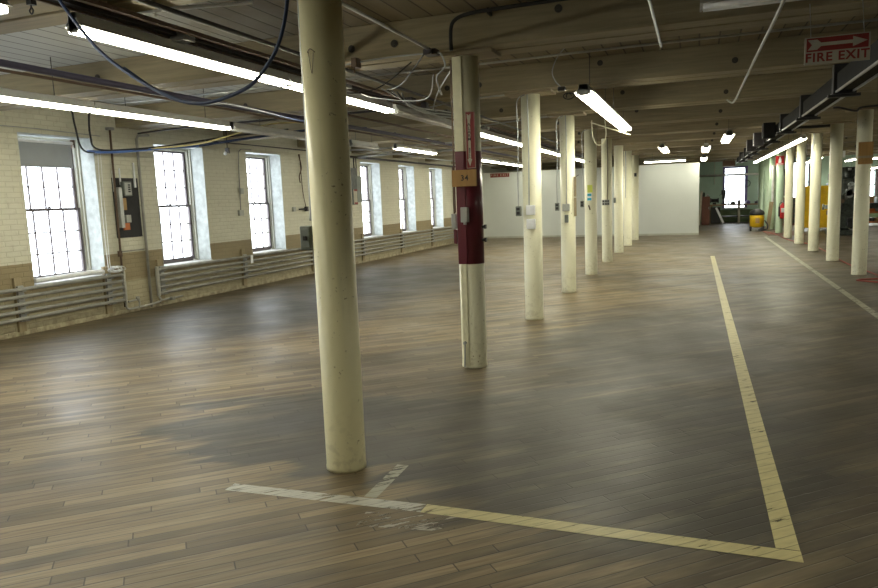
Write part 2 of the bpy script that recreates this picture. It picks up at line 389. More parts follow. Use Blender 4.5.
# ---------------------------------------------------------------- windows in the brick wall
def side_window(n, a, b_):
    e = bpy.data.objects.new('window_%d' % n, None); COL.objects.link(e); e.location = (WX-.35, (a+b_)/2, SILL); struct(e)
    g0, g1 = a+.14, b_-.10; xg = WX-.35
    # casing: moulded jamb stock, nested
    m = MB()
    for y0, y1 in ((a, g0-.045), (g1+.045, b_)):
        m.box(xg-.10, xg+.035, y0, y1, SILL, HEAD, .004)
    m.box(xg-.10, xg+.035, g0-.045, g1+.045, 2.70, HEAD, .004)
    for y0, y1 in ((a+.001, a+.03), (b_-.03, b_-.001)): m.box(xg+.03, xg+.075, y0, y1, SILL, HEAD, .004)
    m.build('window_casing', M['casing'], e)
    m = MB()                                    # dark sash stiles/rails/muntins
    for z0, z1, xo in ((1.69, 2.70, -.035), (.70, 1.72, .0)):
        x0, x1 = xg+xo-.02, xg+xo+.015
        m.box(x0, x1, g0-.045, g0, z0, z1); m.box(x0, x1, g1, g1+.045, z0, z1)
        bot = .05 if z0 < 1 else .035
        m.box(x0, x1, g0, g1, z0-(.03 if z0 < 1 else 0), z0+bot); m.box(x0, x1, g0, g1, z1-.035, z1)
        W_ = (g1-g0)/4; H_ = (z1-.035-z0-bot)/3
        for k in (1, 2, 3): m.box(x0+.006, x1-.006, g0+W_*k-.009, g0+W_*k+.009, z0+bot, z1-.035)
        for k in (1, 2): m.box(x0+.005, x1-.005, g0, g1, z0+bot+H_*k-.009, z0+bot+H_*k+.009)
    m.box(xg+.012, xg+.04, (g0+g1)/2-.02, (g0+g1)/2+.02, 1.725, 1.75)   # sash lock
    m.build('sash', M['frame'], e)
    MB().box(xg-.038, xg-.034, g0, g1, 1.72, 2.67).box(xg-.004, xg, g0, g1, .74, 1.69).build('glass_pane', M['glass'], e)
    MB().box(xg-.08, WX+.045, a-.0, b_+.0, SILL-.0, SILL+.035, .008).build('window_sill', M['sill'], e)
    m = MB()                                    # bright plastered reveals
    m.box(xg+.076, WX+.001, b_-.006, b_-.0005, SILL+.036, HEAD-.001); m.box(xg+.076, WX+.001, a+.0005, a+.006, SILL+.036, HEAD-.001); m.box(xg+.036, WX+.001, a+.007, b_-.007, HEAD-.006, HEAD-.0005)
    m.build('reveal', M['reveal'], e)
for n, (a, b_) in enumerate(OPEN): side_window(n+1, a, b_)
for n, (a, b_) in enumerate(allop[:3]): side_window(n+12, a, b_)
for n, (a, b_, z0, z1) in enumerate(FW):
    e = bpy.data.objects.new('window_%d' % (n+20), None); COL.objects.link(e); e.location = ((a+b_)/2, FAR_Y, z0); struct(e)
    m = MB(); fm = M['purple'] if n == 0 else M['frame']
    m.box(a-.10, a, FAR_Y-.03, FAR_Y+.1, z0-.06, z1+.08); m.box(b_, b_+.12, FAR_Y-.03, FAR_Y+.1, z0-.06, z1+.08); m.box(a, b_, FAR_Y-.03, FAR_Y+.1, z1, z1+.08)
    m.build('window_casing', fm, e)
    m = MB(); zm = (z0+z1)/2
    m.box(a, b_, FAR_Y+.03, FAR_Y+.07, zm-.02, zm+.02)
    for k in (1, 2, 3): m.box(a+(b_-a)*k/4-.006, a+(b_-a)*k/4+.006, FAR_Y+.04, FAR_Y+.06, z0, z1)
    for k in (1, 2, 4, 5): m.box(a, b_, FAR_Y+.041, FAR_Y+.059, z0+(z1-z0)*k/6-.006, z0+(z1-z0)*k/6+.006)
    m.build('sash', fm, e)
    MB().box(a, b_, FAR_Y+.048, FAR_Y+.052, z0, z1).build('glass_pane', M['glass'], e)
    MB().box(a-.1, b_+.1, FAR_Y-.10, FAR_Y+.02, z0-.05, z0-.001).build('window_sill', M['sill'], e)

# roller shade in the first window
r = root('roller_shade', 'grey roller shade pulled part way down over the leftmost window', 'window shade', (WX-.235, 7.72, 2.28))
MB().box(WX-.238, WX-.233, 7.10, 8.17, 2.335, 2.66).build('fabric', M['shade'], r)
MB().cyl((WX-.235, 7.105, 2.685), (WX-.235, 8.20, 2.685), .024).build('roller', M['white'], r)
MB().box(WX-.245, WX-.226, 7.10, 8.17, 2.315, 2.34, .004).build('hem_bar', M['shade'], r)
MB().box(WX-.27, WX-.20, 8.20, 8.22, 2.62, 2.74).build('bracket', M['rust'], r)
MB().cyl((WX-.215, 8.20, 2.66), (WX-.215, 8.20, 2.33), .010).build('pull_cord', M['white'], r)

# ---------------------------------------------------------------- beams
for i in range(-2, 13):
    yc = colY(i)
    nm = {-2: 'behind the camera, furthest back', -1: 'just overhead behind the camera'}.get(i)
    if i >= 9: lab = 'heavy double timber ceiling beam past the white partition, number %s beyond it' % ['one', 'two', 'three', 'four'][i-9]
    elif i >= 0: lab = 'heavy double timber ceiling beam resting on the %s cream column of the left row' % ORD[i]
    else: lab = 'heavy double timber ceiling beam ' + nm
    if i in (0,): lab = 'heavy double timber ceiling beam at the top left corner, over the nearest column'
    r = root('ceiling_beam', lab, 'ceiling beam', (0, yc, BEAM_Z), 'timber beams across the ceiling')
    m = MB(); x0, x1 = WX+.002, RX-.002
    m.box(x0, x1, yc-.25, yc-.022, BEAM_Z, CEIL_Z-.001, .006); m.box(x0, x1, yc+.022, yc+.25, BEAM_Z, CEIL_Z-.001, .006)
    m.box(x0, x1, yc-.03, yc+.03, BEAM_Z+.08, CEIL_Z-.001)
    m.build('timber', M['beam'], r)
    for bx, bz in ((-6.2, 3.1), (-4.75, 3.18), (-3.08, 3.07), (-2.64, 3.07), (-1.12, 3.19), (.38, 3.07), (2.0, 3.16), (4.3, 3.08)):
        MB().cyl((bx, yc-.26, bz), (bx, yc-.249, bz), .034, seg=14).cyl((bx, yc-.275, bz), (bx, yc-.255, bz), .014, seg=6).build('bolt', M['bolt'], r)

# ---------------------------------------------------------------- columns
def column(x, i, mat, label, group, top=BEAM_Z-.035):
    y = colY(i)
    r = root('column', label, 'column', (x, y, 0), group)
    MB().lathe((x, y, 0), [(CR+.002, 0), (CR+.002, .02), (CR, .03), (CR, top)], 40).build('shaft', mat, r)
    MB().box(x-.30, x+.30, y-.17, y+.17, top, BEAM_Z-.001, .004).build('cap_plate', M['plate'], r)
    return r
def obox(parent, x, y, z, w_=.08, h=.12, d=.05, mat='box', name='outlet_box', face=True):
    o = MB().box(x-w_/2, x+w_/2, y-d/2, y+d/2, z-h/2, z+h/2, .006)
    if face: o.box(x-w_/2+.01, x+w_/2-.01, y-d/2-.004, y-d/2, z-h/2+.012, z+h/2-.012)
    b = o.build(name, M[mat], parent)
    return b
LG, RG = 'cream columns of the left row', 'columns of the right row'
labs = ['large cream column in the foreground, thickest and nearest', 'cream column with a maroon band around its middle',
        'cream column with two square white boxes, third from the front of the left row', 'cream column with a long narrow wooden strip on its right side, fourth of the left row',
        'cream column with a blue and white sticker, fifth of the left row', 'cream column with a dark four-hole outlet box, sixth of the left row',
        'slim cream column of the left row, third before the white partition', 'slim cream column of the left row, second before the white partition', 'slim cream column of the left row, closest to the white partition']
A = [column(XA, i, M['cream'] if i < 1 else M['creamb'], labs[i], LG) for i in range(9)]
# column 1: conduit and switch on its left side, hook on its face
y = colY(0); f = y-CR
MB().tube([(XA-.128, y-.02, 2.93), (XA-.128, y-.02, 1.75), (XA-.135, y-.02, 1.53)], .010).tube([(XA-.15, y+.02, 2.93), (XA-.148, y+.02, 2.2), (XA-.14, y+.01, 1.56)], .006).build('conduit', M['conduit'], A[0])
b = MB().box(XA-.195, XA-.117, y-.06, y+.03, 1.355, 1.50, .008).box(XA-.185, XA-.127, y-.066, y-.058, 1.37, 1.485, .003).build('switch_box', M['gbox'], A[0])
MB().box(XA-.165, XA-.145, y-.075, y-.062, 1.415, 1.44).build('toggle', M['black'], b)
MB().tube([(XA-.028, f+.012, 2.48), (XA-.030, f-.003, 2.475), (XA-.01, f-.006, 2.49), (XA+.012, f-.003, 2.475), (XA+.014, f+.005, 2.47)], .0025).tube([(XA-.024, f-.004, 2.475), (XA-.010, f-.005, 2.37), (XA-.004, f-.005, 2.37), (XA+.008, f-.004, 2.47)], .0015).build('wire_hook', M['rust'], A[0])
# column 2
y = colY(1); f = y-CR
band = [(CR+.002, 1.012), (CR+.002, 2.066)]
MB().lathe((XA, y, 0), band, 40).build('painted_band', M['maroon'], A[1])
MB().box(XA-.090, XA+.0, f-.012, f+.06, 2.068, 2.92, .004).build('raceway_upper', M['creamp'], A[1])
MB().box(XA-.090, XA+.0, f-.0115, f+.06, 1.014, 2.067, .004).build('raceway_maroon', M['maroon'], A[1])
MB().box(XA-.070, XA-.01, f-.012, f+.06, .03, 1.013, .004).build('raceway_lower', M['creamp'], A[1])
sb = MB().box(XA+.025, XA+.115, f-.022, f-.008, 1.905, 2.42, .003).box(XA+.03, XA+.08, f-.01, f+.04, 1.95, 2.38).build('arrow_sign_board', M['redpaint'], A[1])
sb['label'] = 'narrow red sign with a cream arrow pointing down'
cx = XA+.060; fn = lambda a, b_, d: (cx+a, d, b_)
MB().prism([(-.018, 2.40), (0, 2.385), (.018, 2.40), (.018, 2.365), (.012, 2.34), (.012, 1.99), (.022, 1.99), (0, 1.925), (-.022, 1.99), (-.012, 1.99), (-.012, 2.34), (-.018, 2.365)], fn, f-.0245, f-.021).build('arrow', M['signbg'], sb)
text('lettering', '\n'.join('ALARM'), .042, M['black'], sb, facing_cam(cx, f-.0255, 2.235), .0005, .0005)
text('lettering', '\n'.join('BELL'), .030, M['black'], sb, facing_cam(cx, f-.0255, 2.045), .0005, .0005)
fr = MB(); 
for a0, a1, b0, b1 in ((.027, .113, 1.907, 1.911), (.027, .113, 2.414, 2.418), (.027, .030, 1.907, 2.418), (.110, .113, 1.907, 2.418)): fr.box(XA+a0, XA+a1, f-.0235, f-.0215, b0, b1)
fr.build('sign_border', M['signbg'], sb)
pl = MB().box(XA-.115, XA+.125, f-.05, f-.032, 1.742, 1.895, .003).box(XA-.02, XA+.03, f-.033, f+.02, 1.78, 1.86).build('wooden_plate', M['ply'], A[1]); pl['label'] = 'small plywood plate stencilled 34'
text('lettering', '34', .07, M['black'], pl, facing_cam(XA+.01, f-.0515, 1.818), .0005, .001, 1.15)
ob = obox(A[1], XA-.005, f-.03, 1.48, .075, .14, .04, 'box')
MB().box(XA-.018, XA+.008, f-.045, f-.015, 1.388, 1.411, .003).build('plug', M['box'], ob)
MB().tube([(XA-.145, y, 2.92), (XA-.15, y, 2.2), (XA-.15, y, 1.50)], .009).build('conduit', M['rust'], A[1])
obox(A[1], XA-.155, y-.01, 1.42, .055, .14, .05, 'box')
MB().box(XA-.165, XA-.13, y-.03, y+.02, 1.2, 1.34, .005).build('clamp', M['maroon'], A[1])
for z in (1.36, 1.235): MB().cyl((XA+.11, y-.02, z), (XA+.155, y-.02, z), .014, seg=8).box(XA+.145, XA+.16, y-.04, y, z-.02, z+.02).build('stud', M['black'], A[1])
MB().tube([(XA-.056, f-.028, .02), (XA-.050, f-.03, .12), (XA-.045, f-.03, .25)], .007).build('chain_end', M['steel'], A[1])
MB().cyl((XA-.045, f-.045, .255), (XA-.045, f-.02, .255), .016, seg=12).build('ring_bolt', M['steel'], A[1])
# black conduit rising from column 2 to the beam
o = MB().tube([(XA+.0-.02, 6.06, 2.93), (XA-.02, 6.06, 3.10), (XA+.02, 6.06, 3.185), (XA+.16, 6.06, 3.225), (XA+.5, 6.06, 3.235), (XA+1.1, 6.06, 3.24), (XA+2.2, 6.06, 3.245)], .017, 10).box(-1.72, -1.70, 6.045, 6.145, 3.2, 3.25).build('black_conduit', M['black'])
tag(base(o), 'thick black conduit bending from the banded column up onto the timber beam', 'conduit')
# columns 3-6: conduits, boxes
def drop(parent, x, y, z0, z1, mat='conduit', r=.008, bow=.01): MB().tube([(x, y, z1), (x+bow, y, (z0+z1)*.55), (x, y, z0+.08), (x, y, z0)], r).build('conduit', M[mat], parent)
y = colY(2); f = y-CR
drop(A[2], XA-.012, f-.012, 1.52, 2.92); obox(A[2], XA+.008, f-.02, 1.455, .115, .125, .05, 'white', 'junction_box'); obox(A[2], XA+.01, f-.02, 1.275, .115, .13, .05, 'white', 'junction_box')
y = colY(3); f = y-CR
drop(A[3], XA-.0, f-.012, 1.50, 2.92); obox(A[3], XA-.005, f-.02, 1.43, .12, .12, .05, 'box', 'junction_box'); obox(A[3], XA-.0, f-.02, 1.245, .06, .13, .05, 'gbox', 'switch_box')
MB().box(XA+.115, XA+.155, f+.03, f+.06, 1.6, 1.93, .003).box(XA+.115, XA+.155, f+.03, f+.06, 1.28, 1.59, .003).build('wooden_strip', M['board'], A[3])
y = colY(4); f = y-CR
MB().box(XA-.05, XA+.05, f-.004, f+.02, 1.67, 1.82).build('lime_sticker', M['lime'], A[4])
s_ = MB().box(XA-.055, XA+.035, f-.006, f+.02, 1.505, 1.655).build('notice_sticker', M['white'], A[4]); s_['label'] = 'white sticker with two blue bands'
MB().box(XA-.05, XA+.03, f-.008, f-.005, 1.60, 1.648).box(XA-.05, XA+.03, f-.008, f-.005, 1.512, 1.56).build('blue_band', M['cyan'], s_)
MB().box(XA-.025, XA-.0, f-.02, f+.01, 1.32, 1.42, .004, Matrix.Rotation(-.3, 3, 'Y')).build('latch', M['rust'], A[4])
MB().cyl((XA-.0, f+.01, 2.28), (XA, f-.02, 2.28), .012, seg=8).build('nail', M['rust'], A[4])
y = colY(5); f = y-CR
drop(A[5], XA+.03, f-.01, 1.49, 2.92, 'rust', .009)
ob = obox(A[5], XA-.01, f-.02, 1.43, .17, .13, .05, 'box')
m = MB()
for dx in (-.05, .01, .06):
    for dz in (-.035, .03): m.box(XA-.01+dx-.02, XA-.01+dx+.015, f-.053, f-.047, 1.43+dz-.02, 1.43+dz+.02)
m.build('socket', M['black'], ob)
y = colY(6); f = y-CR; obox(A[6], XA-.10, f+.02, 1.45, .06, .14, .05, 'gbox', 'switch_box')
y = colY(7); f = y-CR; drop(A[7], XA-.06, f+.0, 1.5, 2.92, 'conduit', .012)
y = colY(8); f = y-CR; obox(A[8], XA+.02, f-.02, 2.25, .08, .12, .05, 'black', 'switch_box')
# hanging pendant outlets to the left of columns 3-5
for k, i in enumerate((2, 3, 4)):
    y = colY(i)-.13; x = XA-.155; zt = BEAM_Z if i > 2 else BEAM_Z
    lab = 'small outlet box hanging on a cord beside the %s' % ['column with two square white boxes', 'column with the wooden strip', 'column with the blue sticker'][k]
    r = root('pendant_outlet', lab, 'outlet', (x, y, 1.38), 'hanging outlets beside the left row')
    MB().tube([(XA-.04, y, BEAM_Z-.04), (x+.01, y, BEAM_Z-.12), (x+.012, y, 2.5), (x+.012, y, 2.1), (x-.004, y, 1.9), (x, y, 1.5)], .008).build('cord', M['steel'], r)
    MB().box(x-.035, x+.035, y-.03, y+.03, 1.38, 1.51, .008).build('box', M['gbox'], r)
    MB().box(x-.022, x+.022, y-.034, y-.029, 1.40, 1.44).box(x-.022, x+.022, y-.034, y-.029, 1.455, 1.49).build('socket', M['black'], r)

rl = ['cream column with a plywood plate high on it, nearest of the right row', 'plain cream column just behind the plywood-plated one in the right row', 'cream column standing in front of the yellow cabinet, third of the right row',
      'cream column left of the yellow cabinet, fourth of the right row', 'cream column just right of the fire extinguisher, fifth of the right row', 'pale green column carrying the red square sign and fire extinguisher',
      'pale green column with a white pipe on it, next beyond the extinguisher', 'pale green column behind the yellow vacuum, second from the far end', 'pale green column at the far end of the right row']
B = []
for k in range(9): B.append(column(XB, k+4, M['creamb'] if k < 5 else M['green'], rl[k], RG))
y = colY(4); f = y-CR
p_ = MB().box(XB-.115, XB+.115, f-.03, f-.01, 1.98, 2.365, .003).box(XB-.05, XB+.05, f-.012, f+.03, 2.05, 2.3).build('wooden_plate', M['ply'], B[0]); p_['label'] = 'blank plywood plate'
MB().box(XB-.115, XB+.115, f-.034, f-.029, 2.085, 2.125).build('strap', M['board'], p_)
obox(B[1], XB+.14, colY(5)-.03, 2.28, .05, .14, .06, 'white', 'junction_box')
drop(B[2], XB-.09, colY(6)-CR+.03, 2.5, 2.92, 'white', .016)
# column R6: sign, extinguisher
y = colY(9); f = y-CR
s_ = MB().box(XB-.18, XB+.10, f-.03, f-.01, 2.43, 2.74, .003).box(XB-.05, XB+.05, f-.012, f+.03, 2.5, 2.7).build('red_square_sign', M['red'], B[5])
MB().prism([(.09, 2.50), (.19, 2.50), (.185, 2.62), (.155, 2.67), (.16, 2.70), (.12, 2.70), (.125, 2.67), (.095, 2.62)], lambda a, b_, d: (XB+a-.18, d, b_), f-.034, f-.029).box(XB-.15, XB+.07, f-.034, f-.029, 2.445, 2.475).build('pictogram', M['white'], s_)
r = root('fire_extinguisher', 'red fire extinguisher hung on the pale green column', 'fire extinguisher', (XB+0.080, y-.23, .62))
MB().lathe((XB+0.080, y-.23, .52), [(.05, 0), (.085, .02), (.09, .06), (.09, .42), (.075, .49), (.035, .54), (.03, .57)], 20).build('cylinder', M['red'], r)
MB().cyl((XB+0.080, y-.23, 1.09), (XB+0.080, y-.23, 1.13), .025, seg=10).box(XB-0.020, XB+0.100, y-.245, y-.215, 1.125, 1.14).box(XB+0.000, XB+0.100, y-.245, y-.215, 1.155, 1.17, rot=Matrix.Rotation(.2, 3, 'Y')).build('handle', M['steel'], r)
MB().tube([(XB+0.070, y-.24, 1.10), (XB-0.020, y-.27, 1.06), (XB-0.035, y-.28, .9), (XB-0.025, y-.28, .72)], .011).build('hose', M['black'], r)
MB().box(XB+0.020, XB+0.140, y-.325, y-.318, .75, .90).build('label_plate', M['white'], r)
MB().box(XB-0.050, XB+0.010, y-.26, y-.115, .6, .95).build('wall_bracket', M['dsteel'], r)
# white downpipe on R7
drop(B[6], XB+.0, colY(10)-CR-.02, 1.0, 2.5, 'white', .05, 0)

# ---------------------------------------------------------------- painted floor lines
def line(name, label, x0, y0, x1, y1, wd, mat, grp=None):
    a, b_ = Vector((x0, y0, 0)), Vector((x1, y1, 0)); d = (b_-a).normalized(); n = Vector((-d.y, d.x, 0))*wd/2
    m = MB(); vs = []
    for p in (a-n, b_-n, b_+n, a+n): vs.append(m.bm.verts.new((p.x, p.y, .0015)))
    vt = [m.bm.verts.new((v.co.x, v.co.y, .0006)) for v in vs]
    m.bm.faces.new(vs); m.bm.faces.new(vt[::-1])
    o = m.build(name, M[mat]); return tag(base(o), label, 'floor marking', grp)
line('painted_line', 'long yellow line running down the aisle from the corner', .400, 3.31, .362, 18.6, .100, 'ylw')
line('painted_line', 'yellow line across the foreground, meeting the long line at the corner', -1.35, 3.262, .451, 3.252, .100, 'ylw')
line('painted_line', 'white end of the foreground line, left of the nearest column', -2.56, 3.225, -1.352, 3.262, .095, 'wht')
line('painted_line', 'short worn white stub beside the nearest column', -1.69, 3.312, -1.70, 3.80, .075, 'faint')
line('painted_line', 'faint worn line in front of the right row of columns', 2.11, 9.2, 2.16, 26.0, .09, 'faint')
line('scraped_patch', 'faint scraped pale patch just in front of the foreground line', -1.62, 3.06, -1.12, 3.13, .16, 'ghost')

# ---------------------------------------------------------------- fluorescent lights
def strip(y0, x, z, lab, L=2.42, lit=True, n=2, wd=.15, along='Y', grp='fluorescent ceiling lights', hz=None):
    loc = (x, y0, z)
    r = root('fluorescent_light', lab, 'light fixture', loc, grp)
    T = (lambda u, v, w_: (x+u, y0+v, z+w_)) if along == 'Y' else (lambda u, v, w_: (x+v, y0+u, z+w_))
    def bx(m, u0, u1, v0, v1, w0, w1):
        a, b_ = T(u0, v0, w0), T(u1, v1, w1); m.box(min(a[0], b_[0]), max(a[0], b_[0]), min(a[1], b_[1]), max(a[1], b_[1]), min(a[2], b_[2]), max(a[2], b_[2]))
    m = MB(); h = wd/2
    m.prism([(-h, .035), (-h*.55, .06), (-h*.4, .12), (h*.4, .12), (h*.55, .06), (h, .035), (h-.004, .033), (h*.5, .052), (-h*.5, .052), (-h+.004, .033)], lambda a, b_, d: T(a, d, b_), 0, L)
    bx(m, -h*.45, h*.45, .0, .012, .0, .12); bx(m, -h*.45, h*.45, L-.012, L, .0, .12)
    m.build('housing', M['fix'], r)
    offs = {1: (0,), 2: (-.042, .042), 3: (-.06, 0, .06)}[n]
    if n == 3: offs = (-.065, 0, .065)
    for o_ in offs:
        t = MB(); t.cyl(T(o_, .02, .018), T(o_, L-.02, .018), .019, seg=12)
        t.build('tube', M['tube'] if lit else M['off'], r)
    for v in (.0, L-.045):
        m = MB(); bx(m, -h*.7, h*.7, v, v+.02, .012, .06); m.build('lamp_holder', M['fix'], r)
    for v in (L*.2, L*.8):
        a = T(0, v, .119); MB().cyl(a, (a[0], a[1], (hz or CEIL_Z-.001)), .004, seg=6).build('hanger', M['dsteel'], r)
    return r
zA, xA = 2.75, -3.68
starts = [3.49, 5.93]
where = ['nearest lit tube fixture, starting at the top left corner', 'second lit fixture of that row, crossing behind the foreground column']
for k, y in enumerate(starts): strip(y, xA, zA, where[k], hz=2.88)
strip(8.45, xA, zA, 'unlit fixture in the row just behind the banded column', 3.3, lit=False, hz=2.88)
names = ['lit fixture emerging right of the banded column', 'lit fixture crossing behind the third column', 'lit fixture seen between the third and fourth columns', 'short-looking lit fixture between the fourth and fifth columns', 'furthest lit fixture of the row left of the columns']
for k, y in enumerate((11.95, 14.4, 16.85, 19.5, 22.6)): strip(y, xA, zA, names[k], hz=2.88)
xB = -6.40
for k, (y, lit, L, lab) in enumerate(((3.80, 1, 2.42, 'lit fixture at the left edge near the brick wall, in front of the roller shade'), (6.24, 1, 2.42, 'lit fixture above the black wall panel, second of the row by the brick wall'), (8.75, 0, 3.6, 'unlit fixture of the row by the brick wall, left of the foreground column'), (12.5, 0, 1.2, 'short unlit fixture just right of the foreground column near the wall'))):
    strip(y, xB, zA, lab, L, bool(lit))
for k, (y, lab) in enumerate(((14.0, 'lit fixture above the fourth window, right of the foreground column'), (19.9, 'lit fixture above the red sign on the partition'), (22.5, 'lit fixture behind the third column, near the partition top'), (25.0, 'lit fixture nearest the partition in the row by the brick wall'))):
    strip(y, -6.1, zA, lab)
strip(7.90, -1.18, 2.70, 'bright three-tube fixture hanging over the aisle, nearer half', n=3, wd=.22)
strip(10.34, -1.18, 2.70, 'bright three-tube fixture hanging over the aisle, farther half', n=3, wd=.22)
strip(19.3, -.88, 2.75, 'small lit fixture centred above the white partition', n=3, wd=.24)
strip(16.3, .62, 2.75, 'lit fixture over the aisle left of the dark duct, nearest of the three', n=3, wd=.24)
strip(20.2, .20, 2.75, 'lit fixture at the right end of the white partition', n=3, wd=.24)
strip(26.6, .20, 2.75, 'furthest lit fixture over the aisle, below the others', n=3, wd=.24)
strip(26.9, -1.85, 2.70, 'lit fixture lying across, along the top of the white partition', 1.45, n=1, along='X')
for k in range(6): strip(18.2+k*2.45, 2.27, 2.70, ['lit fixture in the line along the right columns, nearest one'] [0] if k == 0 else 'lit fixture in the line along the right columns, %s from the near end' % ORD[k], wd=.15)
far = [(31.5, 4.55, 2.72, 'lit fixture above the yellow cabinet'), (34.4, 4.75, 2.72, 'lit fixture beyond the yellow cabinet near the far wall'), (32.0, 5.95, 2.62, 'lit fixture seen between the two nearest right columns'), (35.0, 6.6, 2.30, 'low lit fixture beyond the milling machine'),
       (31.8, 6.68, 2.62, 'lit fixture over the orange rack at the right edge'), (35.0, 7.3, 2.30, 'low lit fixture over the orange rack, farther one')]
for y, x, z, lab in far: strip(y, x, z, lab)
for k, y in enumerate((12., 17., 22.)): strip(y, 9.5, 2.7, 'lit fixture of the right hall outside the frame, %s' % ORD[k])
for x, y, lab in ((-3.68, .6, 'left of the aisle beside the camera'), (-6.4, -1.2, 'near the brick wall behind the camera'), (1.9, 1.2, 'right of the aisle beside the camera'), (5.2, 3.6, 'in the right hall beside the camera'), (5.2, 8.6, 'in the right hall, level with the third beam'), (5.2, 13.6, 'in the right hall, level with the nearest right column')):
    strip(y, x, 2.75, 'added fill light outside the frame, ' + lab)  # fill lights added out of view to brighten the columns and hall
# unlit fixture lying across at the top right
strip(5.14, .0, 2.80, 'unlit white fixture lying across at the top edge near the exit sign', 1.35, lit=False, along='X')

# ---------------------------------------------------------------- FIRE EXIT sign
sx0, sx1, sy, sz0, sz1 = .735, 1.16, 6.0, 2.517, 2.713
r = root('exit_sign', 'hanging cream and red FIRE EXIT sign with a right-pointing arrow', 'sign', ((sx0+sx1)/2, sy, sz0))
MB().box(sx0, sx1, sy, sy+.012, sz0, sz1, .003).build('board', M['signbg'], r)
fn = lambda a, b_, d: (a, d, b_)
zc = (sz0+sz1)/2+.042; L0, L1 = sx0+.012, sx1-.012
MB().box(L0, L1, sy-.003, sy+.001, zc-.048, zc+.048).build('red_panel', M['redpaint'], r)
MB().prism([(L0+.008, zc+.036), (L0+.07, zc+.036), (L0+.095, zc+.012), (L1-.10, zc+.012), (L1-.10, zc+.036), (L1-.008, zc), (L1-.10, zc-.036), (L1-.10, zc-.012), (L0+.095, zc-.012), (L0+.07, zc-.036), (L0+.008, zc-.036), (L0+.035, zc)], fn, sy-.006, sy-.002).build('arrow', M['signbg'], r)
text('lettering', 'FIRE EXIT', .088, M['redpaint'], r, facing_cam((sx0+sx1)/2, sy-.001, sz0+.046), .001, .0022, 1.12, 1.02)
MB().cyl((sx0+.04, sy+.006, sz1-.01), (sx0+.04, sy+.12, BEAM_Z+.02), .0025, seg=6).cyl((sx1-.04, sy+.006, sz1-.01), (sx1-.04, sy+.12, BEAM_Z+.02), .0025, seg=6).build('hanging_wire', M['steel'], r)
# small red sign on the partition
r = root('wall_sign', 'small red FIRE EXIT sign high on the left of the white partition', 'sign', (-7.53, PART_Y-.01, 2.5))
MB().box(-7.93, -7.14, PART_Y-.03, PART_Y-.001, 2.47, 2.63, .004).build('board', M['redpaint'], r)
text('lettering', 'FIRE EXIT', .14, M['signbg'], r, facing_cam(-7.535, PART_Y-.031, 2.55), .001, .001, 1.3)
o = MB().cyl((-4.9, PART_Y-.02, 2.08), (-4.35, PART_Y-.02, 2.42), .012, seg=8).build('metal_rod', M['dsteel']); tag(base(o), 'thin dark rod slanting on the white partition right of the third column', 'rod')

# ---------------------------------------------------------------- bus duct
r = root('bus_duct', 'long dark bus duct hung under the beams along the right side', 'duct', (1.5, 14, 2.64))
MB().box(1.44, 1.60, -1.5, 30.5, 2.665, 2.86, .006).build('trunk', M['duct'], r)
MB().box(1.425, 1.445, -1.5, 30.5, 2.645, 2.665).box(1.595, 1.615, -1.5, 30.5, 2.645, 2.665).build('edge_rail', M['ductrim'], r)
for i in range(-1, 10):
    y = colY(i)
    MB().box(1.405, 1.635, y-.06, y+.06, 2.63, 2.955, .004).box(1.36, 1.68, y-.035, y+.035, 2.60, 2.632).build('hanger', M['black'], r)
for k, y in enumerate((15.4, 17.9, 20.3)):
    MB().box(1.20, 1.42, y, y+.35, 2.60, 2.90, .01).box(1.205, 1.30, y-.01, y, 2.66, 2.86).build('tap_box', M['dsteel'] if k else M['duct'], r)
o = MB().tube([(2.1, 13.4, 2.90), (2.2, 13.45, 2.90), (2.45, 13.55, 2.84), (2.6, 13.6, 2.90), (3.4, 13.6, 2.9), (5.2, 13.6, 2.9)], .018).build('conduit', M['dsteel']); tag(base(o), 'dark conduit crossing over the nearest right-row column', 'conduit')
o = MB().tube([(1.65, 16.3, 2.86), (2.0, 16.3, 2.83), (2.5, 16.3, 2.83)], .03).build('conduit', M['black']); tag(base(o), 'short thick black conduit from the dark duct to the second right-row column', 'conduit')

# ---------------------------------------------------------------- overhead pipes, struts and cables
def run(name, pts, rad, mat, label, cat='pipe', seg=8, smooth=True):
    o = MB().tube(pts, rad, seg, smooth).build(name, M[mat]); return tag(base(o), label, cat)
r = root('cable_tray', 'dark steel strut channel running above the main tube row left of the columns', 'strut', (-3.64, 12, 2.90))
MB().box(-3.68, -3.60, 2.6, 27.0, 2.895, 2.958).build('channel', M['dsteel'], r); MB().box(-3.54, -3.50, 2.6, 27.0, 2.90, 2.93).box(-3.68, -3.665, 2.6, 27.0, 2.88, 2.895).build('rail', M['rust'], r)
for k, y in enumerate((4.35, 6.9, 9.6, 12.3, 15.)):
    MB().box(-3.70, -3.54, y, y+.13, 2.86, 2.93, .006).build('junction_box', M['steel'], r)
run('flexible_conduit', [(-3.62, 4.35, 2.93), (-3.9, 4.2, 3.02), (-3.98, 4.35, 3.1), (-3.7, 4.6, 3.16), (-3.3, 4.9, 3.22)], .014, 'white', 'short pale flexible conduit curling above the nearest tube fixture', 'conduit')
run('hose', [(-5.42, 1.5, 2.90), (-5.42, 6., 2.88), (-5.42, 9., 2.88), (-5.38, 13., 2.89), (-5.4, 22, 2.9)], .032, 'dpurp', 'dark violet air pipe running under the beams between the two tube rows')
run('pipe', [(-5.50, 1.5, 2.845), (-5.50, 9., 2.845), (-5.5, 22, 2.85)], .014, 'rust', 'thin rusty pipe clipped below the dark violet air pipe', smooth=False)
